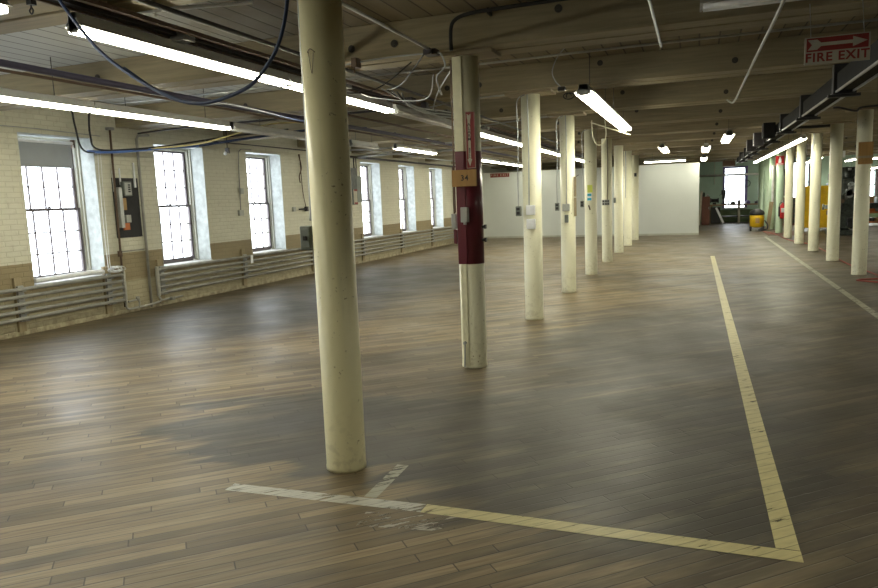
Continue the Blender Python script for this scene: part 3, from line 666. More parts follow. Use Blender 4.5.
run('conduit', [(.49, 3.2, 3.0), (.487, 3.9, 2.80), (.477, 4.98, 2.745), (.46, 7, 2.75), (.445, 9, 2.75), (.435, 10.1, 2.76), (.42, 10.6, 2.80), (.40, 11.6, 2.955)], .012, 'conduit', 'flexible steel conduit on the ceiling over the aisle ending at a junction', 'conduit')
run('conduit', [(-.33, 3.2, 2.947), (-.33, 6.95, 2.947)], .012, 'steel', 'straight steel conduit at the top edge above the aisle', 'conduit', smooth=False)
run('conduit', [(-2.235, 2.4, 2.946), (-2.235, 6.0, 2.946)], .013, 'steel', 'straight steel conduit right of the foreground column running to the banded column', 'conduit', smooth=False)
run('conduit', [(-7.8, 7.95, 3.15), (-2.35, 7.92, 3.15), (-.5, 7.85, 3.15), (6, 7.85, 3.15)], .013, 'steel', 'steel conduit crossing the ceiling behind the banded column', 'conduit')
r = root('junction_box', 'cluster of dark fittings on the beam left of the banded column', 'junction box', (-2.25, 6.02, 2.9))
MB().box(-2.30, -2.18, 5.98, 6.10, 2.905, 2.955, .008).cyl((-2.24, 5.93, 2.93), (-2.24, 6.0, 2.93), .03).build('box', M['dsteel'], r)
MB().tube([(-2.18, 6.04, 2.925), (-2.14, 6.02, 2.90), (-2.12, 6.05, 2.80), (-2.22, 6.1, 2.72), (-2.25, 6.3, 2.6)], .008).tube([(-2.3, 6.05, 2.93), (-2.7, 6.08, 2.94), (-3.1, 6.07, 2.915), (-3.5, 6.1, 2.86)], .008).tube([(-2.25, 6.1, 2.75), (-2.5, 6.5, 2.60), (-3.2, 6.9, 2.72), (-3.55, 7.2, 2.85)], .005).build('cable', M['conduit'], r)
for nm, x, y, z, lab in (('junction_box', -1.98, 7.7, 2.66, ''),):
    pass
r = root('cable_loop', 'thin hanging wire with a coiled end beside the bright aisle fixture', 'cable', (-1.7, 7.7, 2.6))
MB().tube([(-1.36, 7.8, 3.2), (-1.43, 7.72, 3.09), (-1.48, 7.7, 2.95), (-1.45, 7.7, 2.85), (-1.39, 7.7, 2.78)], .006).build('wire', M['steel'], r)
pts = [(-1.33+.05*math.cos(t*.9)+.004*t, 7.72, 2.68+.032*math.sin(t*.9)) for t in range(0, 12)]
MB().tube(pts, .006).box(-1.42, -1.34, 7.66, 7.74, 2.735, 2.78, .01).build('coil', M['black'], r)
r = root('cable_loop', 'drooping pale cable loop hanging in front of the fifth column', 'cable', (-1.66, 13.0, 2.5))
MB().tube([(-1.80, 13, 2.95), (-1.79, 13, 2.72), (-1.74, 13, 2.55), (-1.66, 13, 2.50), (-1.58, 13, 2.56), (-1.55, 13, 2.7), (-1.57, 13, 2.95)], .009).tube([(-1.8, 12.9, 2.9), (-1.1, 12.7, 2.62)], .01).build('cable', M['creamp'], r)
# blue hose swinging across the top left
run('blue_hose', [(-3.62, 3.2, 3.255), (-3.55, 3.2, 3.0), (-3.45, 3.2, 2.84), (-3.30, 3.2, 2.65), (-3.13, 3.2, 2.48), (-2.79, 3.2, 2.27), (-2.53, 3.2, 2.19), (-2.24, 3.2, 2.24), (-2.10, 3.2, 2.34), (-2.01, 3.2, 2.46), (-1.95, 3.2, 2.65), (-1.92, 3.2, 2.95), (-1.92, 3.2, 3.255)], .010, 'blue', 'thick blue hose drooping across the top left of the ceiling', 'hose', 10)
run('blue_hose', [(-3.05, 3.22, 2.43), (-2.79, 3.23, 2.26), (-2.60, 3.26, 2.20), (-2.96, 4.0, 2.31), (-3.5, 5.2, 2.43), (-4.2, 7., 2.57), (-4.8, 8.5, 2.75), (-5.1, 9.3, 2.93)], .009, 'blue', 'thinner blue hose running from the droop back to the foreground column', 'hose', 8)
r = root('cable_bundle', 'bundle of blue and dark cables slung along the wall above the black panel', 'cables', (-7.5, 8, 2.5))
MB().tube([(WX+.10, 8.15, 2.545), (WX+.3, 8.5, 2.545), (-8.1, 9.0, 2.60), (-7.7, 9.6, 2.66)], .022).build('cable', M['lblue'], r)
MB().tube([(WX+.10, 7.95, 3.2), (WX+.10, 7.98, 2.9), (WX+.09, 8.10, 2.56), (WX+.25, 8.4, 2.56), (-8.0, 9.1, 2.64), (-7.4, 9.9, 2.80), (-6.6, 10.6, 2.93)], .014).tube([(WX+.12, 8.25, 3.2), (WX+.12, 8.22, 2.8), (WX+.14, 8.35, 2.58), (-8.1, 8.9, 2.6)], .014).build('cable', M['black'], r)
MB().tube([(-8.2, 8.9, 2.60), (-7.6, 9.3, 2.65), (-7.0, 9.3, 2.72), (-6.3, 9.6, 2.91), (-5.7, 10.1, 2.93)], .012).build('cable', M['yel'], r)
MB().tube([(-7.7, 9.6, 2.66), (-7.0, 10.1, 2.78), (-6.2, 10.9, 2.93), (-5.5, 11.4, 2.94)], .020).build('cable', M['blue'], r)
# clutter of pipes at ceiling level near the wall
for k, (pts, rd, mt, lab) in enumerate([
    ([(WX+.02, 9.3, 2.90), (-7.4, 9.3, 2.93), (-3.8, 9.35, 2.93)], .014, 'dsteel', 'dark conduit crossing from the wall above the second window'),
    ([(WX+.12, 10.9, 2.88), (WX+.12, 14., 2.89), (WX+.12, 16.2, 2.88)], .012, 'dsteel', 'dark conduit along the wall top above the third window'),
    ([(WX+.3, 14.6, 2.90), (-7.2, 14.9, 2.86), (-5.6, 15.1, 2.9), (-3.75, 15.2, 2.9)], .02, 'steel', 'pale conduit slanting from the wall top right of the foreground column'),
    ([(WX+.2, 16.9, 2.86), (-6.8, 17.1, 2.89), (-3.75, 17.3, 2.9)], .03, 'steel', 'thick grey pipe crossing below the beams above the fourth window'),
    ([(WX+.15, 15.6, 2.84), (WX+.15, 20., 2.85), (WX+.15, 27.7, 2.85)], .03, 'dsteel', 'dark pipe along the wall top above the far windows'),
    ([(-7.5, 15.5, 2.9), (-7.45, 20., 2.87), (-7.5, 27, 2.9)], .018, 'steel', 'grey conduit parallel to the wall near the far windows'),
    ([(-4.9, 8.3, 2.93), (-4.85, 16, 2.93), (-4.9, 26.8, 2.93)], .02, 'rust', 'rusty pipe running toward the partition between the tube rows'),
    ([(-2.1, 9.0, 2.94), (-2.9, 9.03, 2.93), (-3.5, 9.05, 2.86)], .010, 'steel', 'thin conduit from the third column to the tube row'),
    ([(-2.1, 11.7, 2.94), (-2.8, 11.7, 2.9), (-3.5, 11.7, 2.86)], .012, 'steel', 'thin conduit from the fourth column to the tube row'),
    ([(-2.2, 6.6, 2.93), (-2.9, 8.0, 2.90), (-3.5, 9.4, 2.87)], .008, 'steel', 'thin diagonal brace wire left of the banded column'),
    ]): run('conduit', pts, rd, mt, lab, 'conduit')
r = root('junction_box', 'tangle of dark boxes and cable where the lit row meets the unlit fixture', 'junction box', (-3.55, 8.4, 2.85))
for a in ((-3.50, -3.36, 8.3, 8.45, 2.84, 2.92, .01), (-3.48, -3.40, 8.9, 9.0, 2.85, 2.93, .01), (-3.49, -3.42, 9.8, 9.95, 2.86, 2.93, .01)): MB().box(*a).build('box', M['dsteel'], r)
for k in range(5):
    z = 2.88-.02*k
    MB().tube([(-3.45+.02*k, 7.6+.1*k, 2.93), (-3.38+.02*k, 8.1, z-.03), (-3.42+.03*k, 8.7+.1*k, z-.05-.02*(k % 2)), (-3.40, 9.6, z), (-3.46, 10.6+.2*k, 2.93)], .009).build('cable', M['black' if k % 2 else 'conduit'], r)
run('pipe', [(-3.3, 3.2, 2.94), (-3.28, 9., 2.94), (-3.3, 20, 2.94)], .018, 'dsteel', 'dark pipe along the beams just right of the dark strut channel', 'pipe')
run('pipe', [(-7.1, 3.0, 2.93), (-7.08, 9., 2.93), (-7.1, 15, 2.93)], .022, 'steel', 'grey pipe along the beams between the wall and the wall-side tube row', 'pipe')
run('wire', [(-2.3, 6.03, 2.93), (-2.9, 6.9, 2.84), (-3.34, 7.5, 2.90)], .007, 'black', 'thin black wire from the beam fittings down to the tube row', 'wire')
run('wire', [(-3.6, 4.6, 2.76), (-3.2, 5.3, 2.62), (-2.9, 6.1, 2.66), (-2.5, 6.2, 2.9)], .006, 'black', 'thin black wire sagging in front of the foreground column top', 'wire')
r = root('beam_clamp', 'rusty clamp hanging from the beam above the nearest tube fixture', 'clamp', (-3.0, 6.0, 2.88))
MB().box(-3.02, -2.96, 5.99, 6.09, 2.87, 2.958, .008).cyl((-2.99, 6.0, 2.82), (-2.99, 6.0, 2.90), .008, seg=8).build('clamp_body', M['rust'], r)
r = root('hook', 'small black hook hanging from the nearest beam at the top left corner', 'hook', (-3.93, 3.42, 2.86))
MB().box(-3.95, -3.91, 3.405, 3.445, 2.93, 3.0).tube([(-3.93, 3.42, 2.95), (-3.93, 3.42, 2.915), (-3.945, 3.42, 2.895), (-3.93, 3.42, 2.875), (-3.915, 3.42, 2.895), (-3.93, 3.42, 2.918)], .005).build('hook_body', M['black'], r)

# ---------------------------------------------------------------- radiators
def radiator(y0, y1, boards, lab, end0=True, end1=True):
    x = WX+.115
    r = root('pipe_radiator', lab, 'radiator', (x, (y0+y1)/2, .2), 'wall pipe radiators')
    for z in (.245, .345, .445, .545, .645): MB().cyl((x, y0, z), (x, y1, z), .026, seg=12).build('pipe', M['pipe'], r)
    for e, on in ((y0, end0), (y1, end1)):
        if on: MB().box(x-.03, x+.03, e-.022, e+.022, .19, .70, .015).build('header', M['header'], r)
    for b_ in boards:
        p = MB().box(WX+.002, WX+.045, b_-.055, b_+.055, .06, .80, .004).build('mounting_board', M['board'], r)
        m = MB().box(WX+.045, WX+.085, b_-.045, b_+.045, .20, .69, .004)
        for z in (.245, .345, .445, .545, .645): m.box(WX+.08, WX+.15, b_-.03, b_+.03, z-.034, z-.026)
        m.build('bracket', M['steel'], p)
    return r
radiator(2.2, 8.60, (4.1, 6.82, 8.5-.16), 'grey pipe radiator under the leftmost window, ending at a white header', False)
radiator(9.34, 26.4, (9.50, 11.87, 14.6, 17.3, 20.0, 22.7, 25.4), 'very long grey pipe radiator running under the six farther windows', True, True)
r = root('steam_pipe', 'low pipes with valves joining the two radiators at floor level', 'pipe', (WX+.1, 8.8, .05))
MB().tube([(WX+.115, 8.60, .19), (WX+.115, 8.62, .10), (WX+.115, 8.75, .08), (WX+.115, 9.34, .10), (WX+.115, 9.34, .18)], .018).tube([(WX+.115, 8.65, .20), (WX+.13, 8.85, .20), (WX+.13, 8.86, .08)], .014).build('pipe', M['pipe'], r)
MB().cyl((WX+.13, 8.84, .195), (WX+.13, 8.84, .26), .03, seg=10).cyl((WX+.2, 9.6, .12), (WX+.12, 9.6, .12), .03, seg=10).tube([(WX+.12, 9.36, .12), (WX+.12, 9.9, .12)], .016).build('valve', M['pipe'], r)
o = MB().box(WX+.145, WX+.15, 11.95, 12.03, .50, .66).build('paper_tag', M['white']); tag(base(o), 'small white tag on the long radiator under the third window', 'tag')
# white plastic roll and tangled cable on the first sill
o = MB().tube([(WX+.02, 7.1, .722), (WX+.07, 7.6, .735), (WX+.08, 8.0, .74), (WX+.07, 8.25, .725)], .036, 14).build('plastic_roll', M['white']); tag(base(o), 'long white plastic roll lying on the sill of the leftmost window', 'roll')
r = root('tangled_cord', 'tangle of thin white cord on the sill of the leftmost window', 'cord', (WX+.12, 8.4, .72))
m = MB()
for k in range(12):
    t0 = random.random()*6; rad = .03+.05*random.random(); cy = 8.38+.12*random.random()
    m.tube([(WX+.15+.05*math.sin(t0+j*1.1), cy+rad*1.4*math.cos(t0+j*.8), .75+rad*.7*math.sin(t0+j*.8)) for j in range(8)], .0042, 6)
m.build('coil', M['white'], r)
MB().tube([(WX+.10, 8.33, .76), (WX+.06, 8.36, 1.3), (WX+.03, 8.40, 2.2), (WX+.03, 8.42, 2.56)], .005, 6).tube([(WX+.11, 8.36, .76), (WX+.07, 8.40, 1.2), (WX+.03, 8.45, 2.0), (WX+.03, 8.47, 2.56)], .004, 6).build('strand', M['white'], r)

# ---------------------------------------------------------------- things on the brick wall
r = root('rusty_pipe', 'rusty brown vertical pipe with a round cap left of the black panel', 'pipe', (WX+.06, 8.62, 0))
MB().cyl((WX+.07, 8.62, .12), (WX+.07, 8.66, 2.94), .017, seg=12).build('pipe', M['rust'], r)
MB().cyl((WX+.07, 8.62, .93), (WX+.07, 8.62, 1.02), .036, seg=12).build('coupling', M['rust'], r)
MB().cyl((WX+.07, 8.66, 2.90), (WX+.07, 8.66, 2.94), .065, seg=16).build('flange', M['steel'], r)
run('vertical_pipe', [(WX+.05, 9.22, .03), (WX+.05, 9.22, 2.80), (WX+.05, 9.26, 2.86), (WX+.05, 9.5, 2.88)], .022, 'pipe', 'pale vertical pipe on the wall between black panel and second window', smooth=False)
run('wall_conduit', [(WX+.02, 8.68, 1.0), (WX+.02, 9.2, 1.005)], .008, 'pipe', 'thin horizontal conduit under the black panel', 'conduit', smooth=False)
run('wall_conduit', [(WX+.02, 6.65, 2.72), (WX+.02, 6.65, 2.82), (WX+.02, 7.4, 2.825), (WX+.02, 8.5, 2.80)], .007, 'conduit', 'thin wire conduit above the leftmost window', 'conduit', smooth=False)
r = root('wall_panel', 'black notice panel with switchgear between the first two windows', 'panel', (WX+.01, 8.93, 1.22))
MB().box(WX+.002, WX+.022, 8.66, 9.19, 1.22, 2.17, .003).build('backing', M['blackboard'], r)
g_ = MB().box(WX+.022, WX+.10, 8.80, 8.97, 1.88, 2.11, .006).build('control_box', M['gbox'], r)
MB().box(WX+.10, WX+.105, 8.82, 8.95, 1.90, 2.09).build('face_plate', M['box'], g_)
m = MB(); [m.box(WX+.105, WX+.108, 8.885, 8.93, z, z+.022) for z in (1.94, 1.975, 2.01, 2.045)]; m.build('button', M['black'], g_)
MB().box(WX+.022, WX+.10, 8.69, 8.76, 1.38, 2.02, .005).build('switch_case', M['steel'], r)
MB().box(WX+.022, WX+.05, 8.78, 8.88, 1.66, 1.85, .002).build('cardboard_pocket', M['cardboard'], r)
MB().box(WX+.022, WX+.09, 8.81, 8.91, 1.46, 1.58, .004).build('white_box', M['box'], r)
MB().box(WX+.022, WX+.04, 8.79, 8.92, 1.34, 1.45, .002).build('cardboard_pocket', M['orange'], r)
MB().box(WX+.022, WX+.04, 8.66, 8.68, 1.95, 2.28).box(WX+.022, WX+.04, 8.80, 8.82, 2.06, 2.32).box(WX+.022, WX+.045, 9.10, 9.13, 2.02, 2.42).build('white_raceway', M['white'], r)
r = root('wall_outlet', 'conduit with a switch and outlet left of the third window', 'outlet', (WX+.03, 12.05, 1.5))
MB().tube([(WX+.03, 12.4, 2.80), (WX+.03, 12.12, 2.80), (WX+.03, 12.0, 2.76), (WX+.03, 11.95, 2.6), (WX+.03, 11.90, 1.55)], .012).build('conduit', M['pipe'], r)
MB().box(WX+.002, WX+.05, 11.93, 12.02, 1.90, 2.02, .005).build('switch', M['box'], r)
MB().box(WX+.002, WX+.055, 11.83, 11.97, 1.47, 1.58, .005).build('outlet_box', M['box'], r)
r = root('wall_outlet', 'outlet and lever on the wall just left of the foreground column', 'outlet', (WX+.03, 14.1, 1.5))
MB().box(WX+.002, WX+.05, 13.85, 13.95, 1.50, 1.60, .005).build('outlet_box', M['box'], r)
MB().cyl((WX+.05, 14.08, 1.545), (WX+.05, 14.42, 1.545), .016, seg=8).box(WX+.02, WX+.09, 14.36, 14.44, 1.49, 1.60, .005).build('lever', M['dsteel'], r)
MB().tube([(WX+.04, 14.40, 1.6), (WX+.04, 14.30, 2.0), (WX+.04, 14.26, 2.8)], .010).tube([(WX+.04, 14.22, 2.8), (WX+.06, 14.27, 2.5), (WX+.05, 14.18, 2.3), (WX+.05, 14.2, 2.15)], .014).build('cable', M['rust'], r)
r = root('breaker_cabinet', 'tall grey electrical cabinet between foreground column and fourth window', 'electrical cabinet', (WX+.1, 16.8, 1.6))
MB().box(WX+.002, WX+.22, 16.42, 16.76, 1.60, 2.55, .008).build('case', M['machine'], r)
MB().box(WX+.222, WX+.226, 16.55, 16.72, 1.66, 1.95).box(WX+.222, WX+.226, 16.52, 16.55, 1.62, 2.0).build('notice', M['signbg'], r)
MB().box(WX+.222, WX+.227, 16.55, 16.74, 1.95, 2.0).box(WX+.222, WX+.227, 16.55, 16.74, 1.61, 1.66).build('red_label', M['redpaint'], r)
r2 = root('breaker_cabinet', 'narrower grey cabinet right beside the tall electrical cabinet', 'electrical cabinet', (WX+.1, 17.0, 1.6))
MB().box(WX+.002, WX+.16, 16.78, 17.15, 1.66, 2.35, .008).build('case', M['gbox'], r2); MB().cyl((WX+.08, 16.9, 2.35), (WX+.08, 16.9, 2.85), .02, seg=10).cyl((WX+.08, 17.03, 2.35), (WX+.08, 17.03, 2.85), .016, seg=10).build('conduit', M['dsteel'], r2)
# dark vertical pipes beside last window
run('vertical_pipe', [(WX+.06, 25.05, .1), (WX+.06, 25.05, 2.85)], .035, 'rust', 'dark vertical pipe on the wall beyond the last window', smooth=False)
r = root('sprinkler_bulb', 'bare white lamp holder hanging at the wall top between second and third windows', 'lamp', (WX+.4, 11.2, 2.6))
MB().cyl((WX+.45, 11.05, 2.72), (WX+.45, 11.05, 3.2), .010, seg=6).box(WX+.42, WX+.48, 11.02, 11.08, 2.64, 2.74).build('stem', M['dsteel'], r)
MB().lathe((WX+.45, 10.98, 2.60), [(.008, 0), (.028, .015), (.03, .04), (.012, .07)], 12).build('bulb', M['white'], r)

# ---------------------------------------------------------------- far end: workshop
def plain_thing(o, lab, cat, grp=None): return tag(base(o), lab, cat, grp)
r = root('workbench', 'long cluttered workbench under the far window', 'workbench', (1.6, 37.3, 0))
MB().box(.55, 3.6, 36.95, 37.75, .86, .92, .005).build('bench_top', M['bench'], r)
for x in (.65, 1.9, 3.45):
    for y in (37.02, 37.68): MB().box(x-.04, x+.04, y-.04, y+.04, 0, .86).build('leg', M['bench'] if x != 1.9 else M['signbg'], r)
MB().box(.65, 3.45, 37.1, 37.7, .30, .34).build('shelf', M['dsteel'], r)
r = root('drill_press', 'dark bench drill press silhouetted left of the far window', 'drill press', (1.2, 37.35, .92))
MB().lathe((1.2, 37.4, .92), [(.13, 0), (.13, .04), (.03, .05), (.03, .62), (.02, .64)], 14).build('column', M['dsteel'], r)
MB().box(1.10, 1.30, 37.1, 37.6, 1.38, 1.62, .04).box(1.13, 1.27, 37.1, 37.25, 1.18, 1.40, .02).build('head', M['black'], r)
MB().cyl((1.12, 37.25, 1.45), (1.0, 37.1, 1.36), .01, seg=6).build('feed_handle', M['dsteel'], r)
r = root('bench_grinder', 'dark bench grinder at the left end of the far workbench', 'grinder', (.78, 37.3, .92))
MB().box(.70, .86, 37.2, 37.45, .921, 1.02, .01).cyl((.62, 37.3, 1.12), (.94, 37.3, 1.12), .08, seg=16).build('motor', M['black'], r)
MB().cyl((.58, 37.3, 1.12), (.64, 37.3, 1.12), .12, seg=18).build('wheel', M['dsteel'], r); MB().cyl((.92, 37.3, 1.12), (.98, 37.3, 1.12), .12, seg=18).build('wheel', M['dsteel'], r)
for k, (x, w_, h, mt, lab) in enumerate(((1.42, .05, .16, 'mlight', 'small pale bottle on the far bench beside the drill press'), (1.62, .22, .10, 'machine', 'low grey tool case on the far bench in front of the window'), (1.9, .12, .17, 'dsteel', 'dark vise on the far bench right of the tool case'), (2.3, .20, .12, 'purple', 'violet clamp box on the far bench at the window edge'), (2.75, .3, .10, 'dsteel', 'dark box at the right part of the far bench'))):
    o = MB().box(x-w_/2, x+w_/2, 37.15, 37.45, .921, .921+h, .01).box(x-w_/4, x+w_/4, 37.2, 37.4, .921+h, .921+h*1.35, .008).build(['bottle', 'tool_case', 'vise', 'clamp_box', 'tool_box'][k], M[mt]); plain_thing(o, lab, ['bottle', 'tool case', 'vise', 'box', 'box'][k])
r = root('storage_cabinet', 'reddish brown narrow cabinet at the end of the white partition', 'cabinet', (.36, 35.8, 0))
MB().box(.18, .55, 35.6, 36.1, .04, 1.34, .01).box(.2, .53, 35.62, 36.08, 0, .04).build('body', M['brown'], r); MB().box(.20, .53, 35.585, 35.60, .08, 1.30, .003).build('door', M['brown'], r); MB().cyl((.5, 35.57, .75), (.5, 35.57, .85), .012, seg=8).build('handle', M['steel'], r)
for k, (x, z, mt, lab) in enumerate(((.27, .2, 'machine', 'dark can on top of the reddish brown cabinet, left'), (.44, .13, 'mlight', 'pale can on top of the reddish brown cabinet, right'))):
    o = MB().lathe((x, 35.85, 1.341), [(.06, 0), (.06, z*.8), (.04, z*.9), (.025, z)], 14).build('can', M[mt]); plain_thing(o, lab, 'can')
o = MB().box(-.045, .045, -.012, .012, -.8, .8, rot=Matrix.Rotation(.06, 3, 'Y') @ Matrix.Rotation(-.14, 3, 'X')).build('plank', M['signbg']); o.location = (.13, 35.35, .80); tag(o, 'tall pale plank leaning beside the reddish brown cabinet', 'plank')
o = MB().box(-.05, .05, -.012, .012, -.42, .42, rot=Matrix.Rotation(-.42, 3, 'Y') @ Matrix.Rotation(-.2, 3, 'X')).build('plank', M['white']); o.location = (1.02, 36.75, .40); tag(o, 'short white plank leaning on the far workbench', 'plank')
o = MB().box(.62, 1.05, 36.9, 36.94, .0, .80, .01).build('under_bench_dark', M['black']); plain_thing(o, 'black sheet standing in for the dark under the far workbench, left end', 'panel')  # shade below the bench top, put in as a black sheet
r = root('unit_heater', 'brown unit heater hanging in front of the far window top', 'heater', (1.3, 36.0, 2.55))
MB().box(1.08, 1.62, 35.5, 35.9, 2.70, 2.95, .015).build('case', M['heater'], r)
m = MB(); [m.box(1.11, 1.59, 35.48, 35.50, z, z+.012) for z in (2.74, 2.78, 2.82, 2.86, 2.90)]; m.build('louvre', M['rust'], r)
MB().cyl((1.15, 35.7, 2.95), (1.15, 35.7, 3.26), .008, seg=6).cyl((1.55, 35.7, 2.95), (1.55, 35.7, 3.26), .008, seg=6).build('hanger', M['dsteel'], r)
run('white_pipe', [(.05, 37.9, 2.36), (3.2, 37.9, 2.33)], .05, 'sill', 'thick white pipe crossing the far window horizontally', smooth=False)
pts = [(2.28+.16*math.cos(t*PI/6), 38.12+.004*t, 1.90+.16*math.sin(t*PI/6)) for t in range(13)]
run('coiled_hose', pts, .015, 'black', 'dark coiled hose hung on the green wall right of the far window', 'hose')
run('wall_conduit', [(.78, 38.15, 3.2), (.78, 38.15, 1.9)], .02, 'room', 'pale vertical conduit on the green wall left of the far window', 'conduit', smooth=False)
r = root('wet_vacuum', 'yellow shop vacuum with a black lid on the floor by the green columns', 'vacuum cleaner', (2.17, 29.7, 0))
MB().lathe((2.17, 29.8, .14), [(.20, 0), (.25, .04), (.265, .4), (.25, .47)], 24).build('tank', M['yellow'], r)
MB().lathe((2.17, 29.8, .61), [(.27, 0), (.28, .05), (.24, .15), (.13, .22), (.05, .24)], 24).build('lid', M['black'], r)
for dx, dy in ((-.22, -.14), (.22, -.14), (-.22, .16), (.22, .16)): MB().cyl((2.17+dx-.02, 29.8+dy, .055), (2.17+dx+.02, 29.8+dy, .055), .055, seg=12).box(2.17+dx-.03, 2.17+dx+.03, 29.8+dy-.04, 29.8+dy+.04, .08, .17).build('caster', M['dsteel'], r)
MB().tube([(2.42, 29.6, .4), (2.52, 29.5, .25), (2.50, 29.42, .08), (2.35, 29.38, .05), (2.2, 29.36, .05), (2.4, 29.45, .12)], .03).build('hose', M['black'], r)
MB().box(2.10, 2.24, 29.53, 29.54, .3, .5).build('label_plate', M['cardboard'], r)
o = MB().box(2.3, 3.5, 26.6, 29.2, .001, .008).build('floor_mat', M['mat']); plain_thing(o, 'thin brown mat on the floor in front of the yellow vacuum', 'mat')
o = MB().box(-.07, .07, -.012, .012, -.55, .55, rot=Matrix.Rotation(.12, 3, 'Y') @ Matrix.Rotation(-.10, 3, 'X')).build('plank', M['board']); o.location = (2.62, 29.9, .552); tag(o, 'tan plank leaning against the green column by the extinguisher', 'plank')
# yellow cabinet
r = root('yellow_cabinet', 'tall yellow steel cabinet behind the right row of columns', 'cabinet', (4.2, 28.9, 0))
MB().box(3.56, 4.98, 28.6, 29.3, .13, 1.64, .015).build('body', M['yellow'], r)
MB().box(3.59, 4.26, 28.58, 28.60, .17, 1.60, .004).build('door', M['yellow'], r); MB().box(4.28, 4.95, 28.58, 28.60, .17, 1.60, .004).build('door', M['yellow'], r)
MB().box(4.62, 4.86, 28.555, 28.58, 1.40, 1.60, .005).build('vent', M['black'], r); MB().box(3.62, 3.66, 28.55, 28.58, 1.18, 1.34, .005).build('handle', M['steel'], r); MB().box(4.42, 4.50, 28.55, 28.58, 1.25, 1.4, .005).build('handle', M['steel'], r)
for x in (3.66, 4.88):
    for y in (28.75, 29.15): MB().cyl((x-.03, y, .065), (x+.03, y, .065), .065, seg=12).box(x-.04, x+.04, y-.05, y+.05, .07, .14).build('caster', M['black'], r)
# dark cabinets behind the cream columns
r = root('tool_cabinet', 'dark brown tool cabinet with drawers between the fourth and fifth right columns', 'cabinet', (3.9, 33.5, 0))
MB().box(3.45, 3.98, 33.6, 34.1, 0, 1.2, .01).build('body', M['brown'], r)
for k in range(5): d_ = MB().box(3.49, 3.94, 33.58, 33.6, .08+k*.22, .27+k*.22, .004).build('drawer', M['machine'], r); MB().box(3.65, 3.78, 33.56, 33.58, .17+k*.22, .19+k*.22).build('handle', M['steel'], d_)
o = MB().tube([(3.2, 31.0, 1.3), (3.22, 31.0, 1.6), (3.15, 31.0, 2.0), (3.18, 31.0, 2.35)], .09, 10).build('hanging_coat', M['black']); plain_thing(o, 'dark coat-like bundle hanging behind the extinguisher column', 'coat')
# milling machine
r = root('milling_machine', 'dark milling machine between the two nearest right columns', 'machine', (4.5, 26.4, 0))
MB().box(4.1, 4.95, 26.0, 27.1, 0, .16, .02).build('machine_base', M['machine'], r)
MB().box(4.3, 4.75, 26.6, 27.1, .16, 1.75, .05).box(4.33, 4.72, 25.9, 27.0, 1.55, 1.75, .04).build('machine_column', M['machine'], r)
MB().box(4.36, 4.68, 26.15, 26.62, .3, .85, .03).build('knee', M['mlight'], r)
MB().box(3.95, 5.1, 26.05, 26.42, .88, 1.0, .01).build('work_table', M['mlight'], r)
MB().box(4.36, 4.66, 25.75, 26.1, 1.32, 1.85, .04).lathe((4.51, 25.92, 1.85), [(.13, 0), (.13, .05), (.11, .30), (.04, .36)], 16).build('head', M['machine'], r)
MB().lathe((4.51, 25.92, 1.05), [(.02, 0), (.02, .12), (.05, .14), (.06, .28)], 12).build('spindle', M['steel'], r)
for x, z in ((3.92, .94), (5.12, .94)): MB().cyl((x, 26.23, z), (x+(.04 if x > 4.5 else -.04), 26.23, z), .10, seg=16).build('handwheel', M['steel'], r)
MB().cyl((4.52, 26.1, .55), (4.52, 26.0, .55), .11, seg=16).cyl((4.6, 25.99, .62), (4.6, 25.9, .62), .015, seg=8).build('handwheel', M['dsteel'], r)
MB().box(4.72, 4.95, 26.3, 26.7, 1.5, 1.95, .02).build('control_box', M['mlight'], r); MB().tube([(4.9, 26.5, 1.9), (5.0, 26.4, 2.2), (4.9, 26.2, 2.5), (4.8, 26.4, 2.9)], .02).build('cable', M['black'], r)
MB().box(4.18, 4.34, 25.8, 25.95, 1.2, 1.38, .02).cyl((4.2, 25.9, 1.6), (4.1, 25.75, 1.45), .012, seg=6).cyl((4.2, 25.9, 1.6), (4.06, 25.9, 1.75), .012, seg=6).build('feed_lever', M['steel'], r)
rnd = random.Random(3)
for k in range(26):
    x = 4.0+rnd.random()*.95; z = .2+rnd.random()*2.0; w_ = .03+.07*rnd.random(); mt = rnd.choice(['machine', 'dsteel', 'steel', 'mlight', 'black', 'rust'])
    if rnd.random() < .5: o = MB().box(x-w_, x+w_, 25.66, 25.9, z-w_, z+w_, .012)
    else: o = MB().cyl((x, 25.66, z), (x, 25.92, z), w_, seg=14)
    o.build(['fitting', 'knob'][k % 2], M[mt], r)
MB().box(4.02, 4.9, 25.9, 26.0, .25, 2.2).build('tool_board', M['machine'], r)
r = root('lathe', 'grey lathe with a pale chuck behind the milling machine', 'machine', (5.3, 29.5, 0))
MB().box(4.9, 5.3, 29.2, 29.8, 0, .75, .02).box(6.2, 6.5, 29.2, 29.8, 0, .75, .02).build('pedestal', M['machine'], r)
MB().box(4.8, 6.6, 29.3, 29.7, .75, .95, .02).build('bed', M['machine'], r); MB().box(4.8, 5.35, 29.2, 29.8, .95, 1.4, .05).build('headstock', M['mlight'], r); MB().cyl((5.35, 29.5, 1.17), (5.5, 29.5, 1.17), .14, seg=18).build('chuck', M['steel'], r)
MB().box(5.7, 5.95, 29.2, 29.6, .95, 1.15, .02).build('carriage', M['steel'], r)
r.location.x += .35
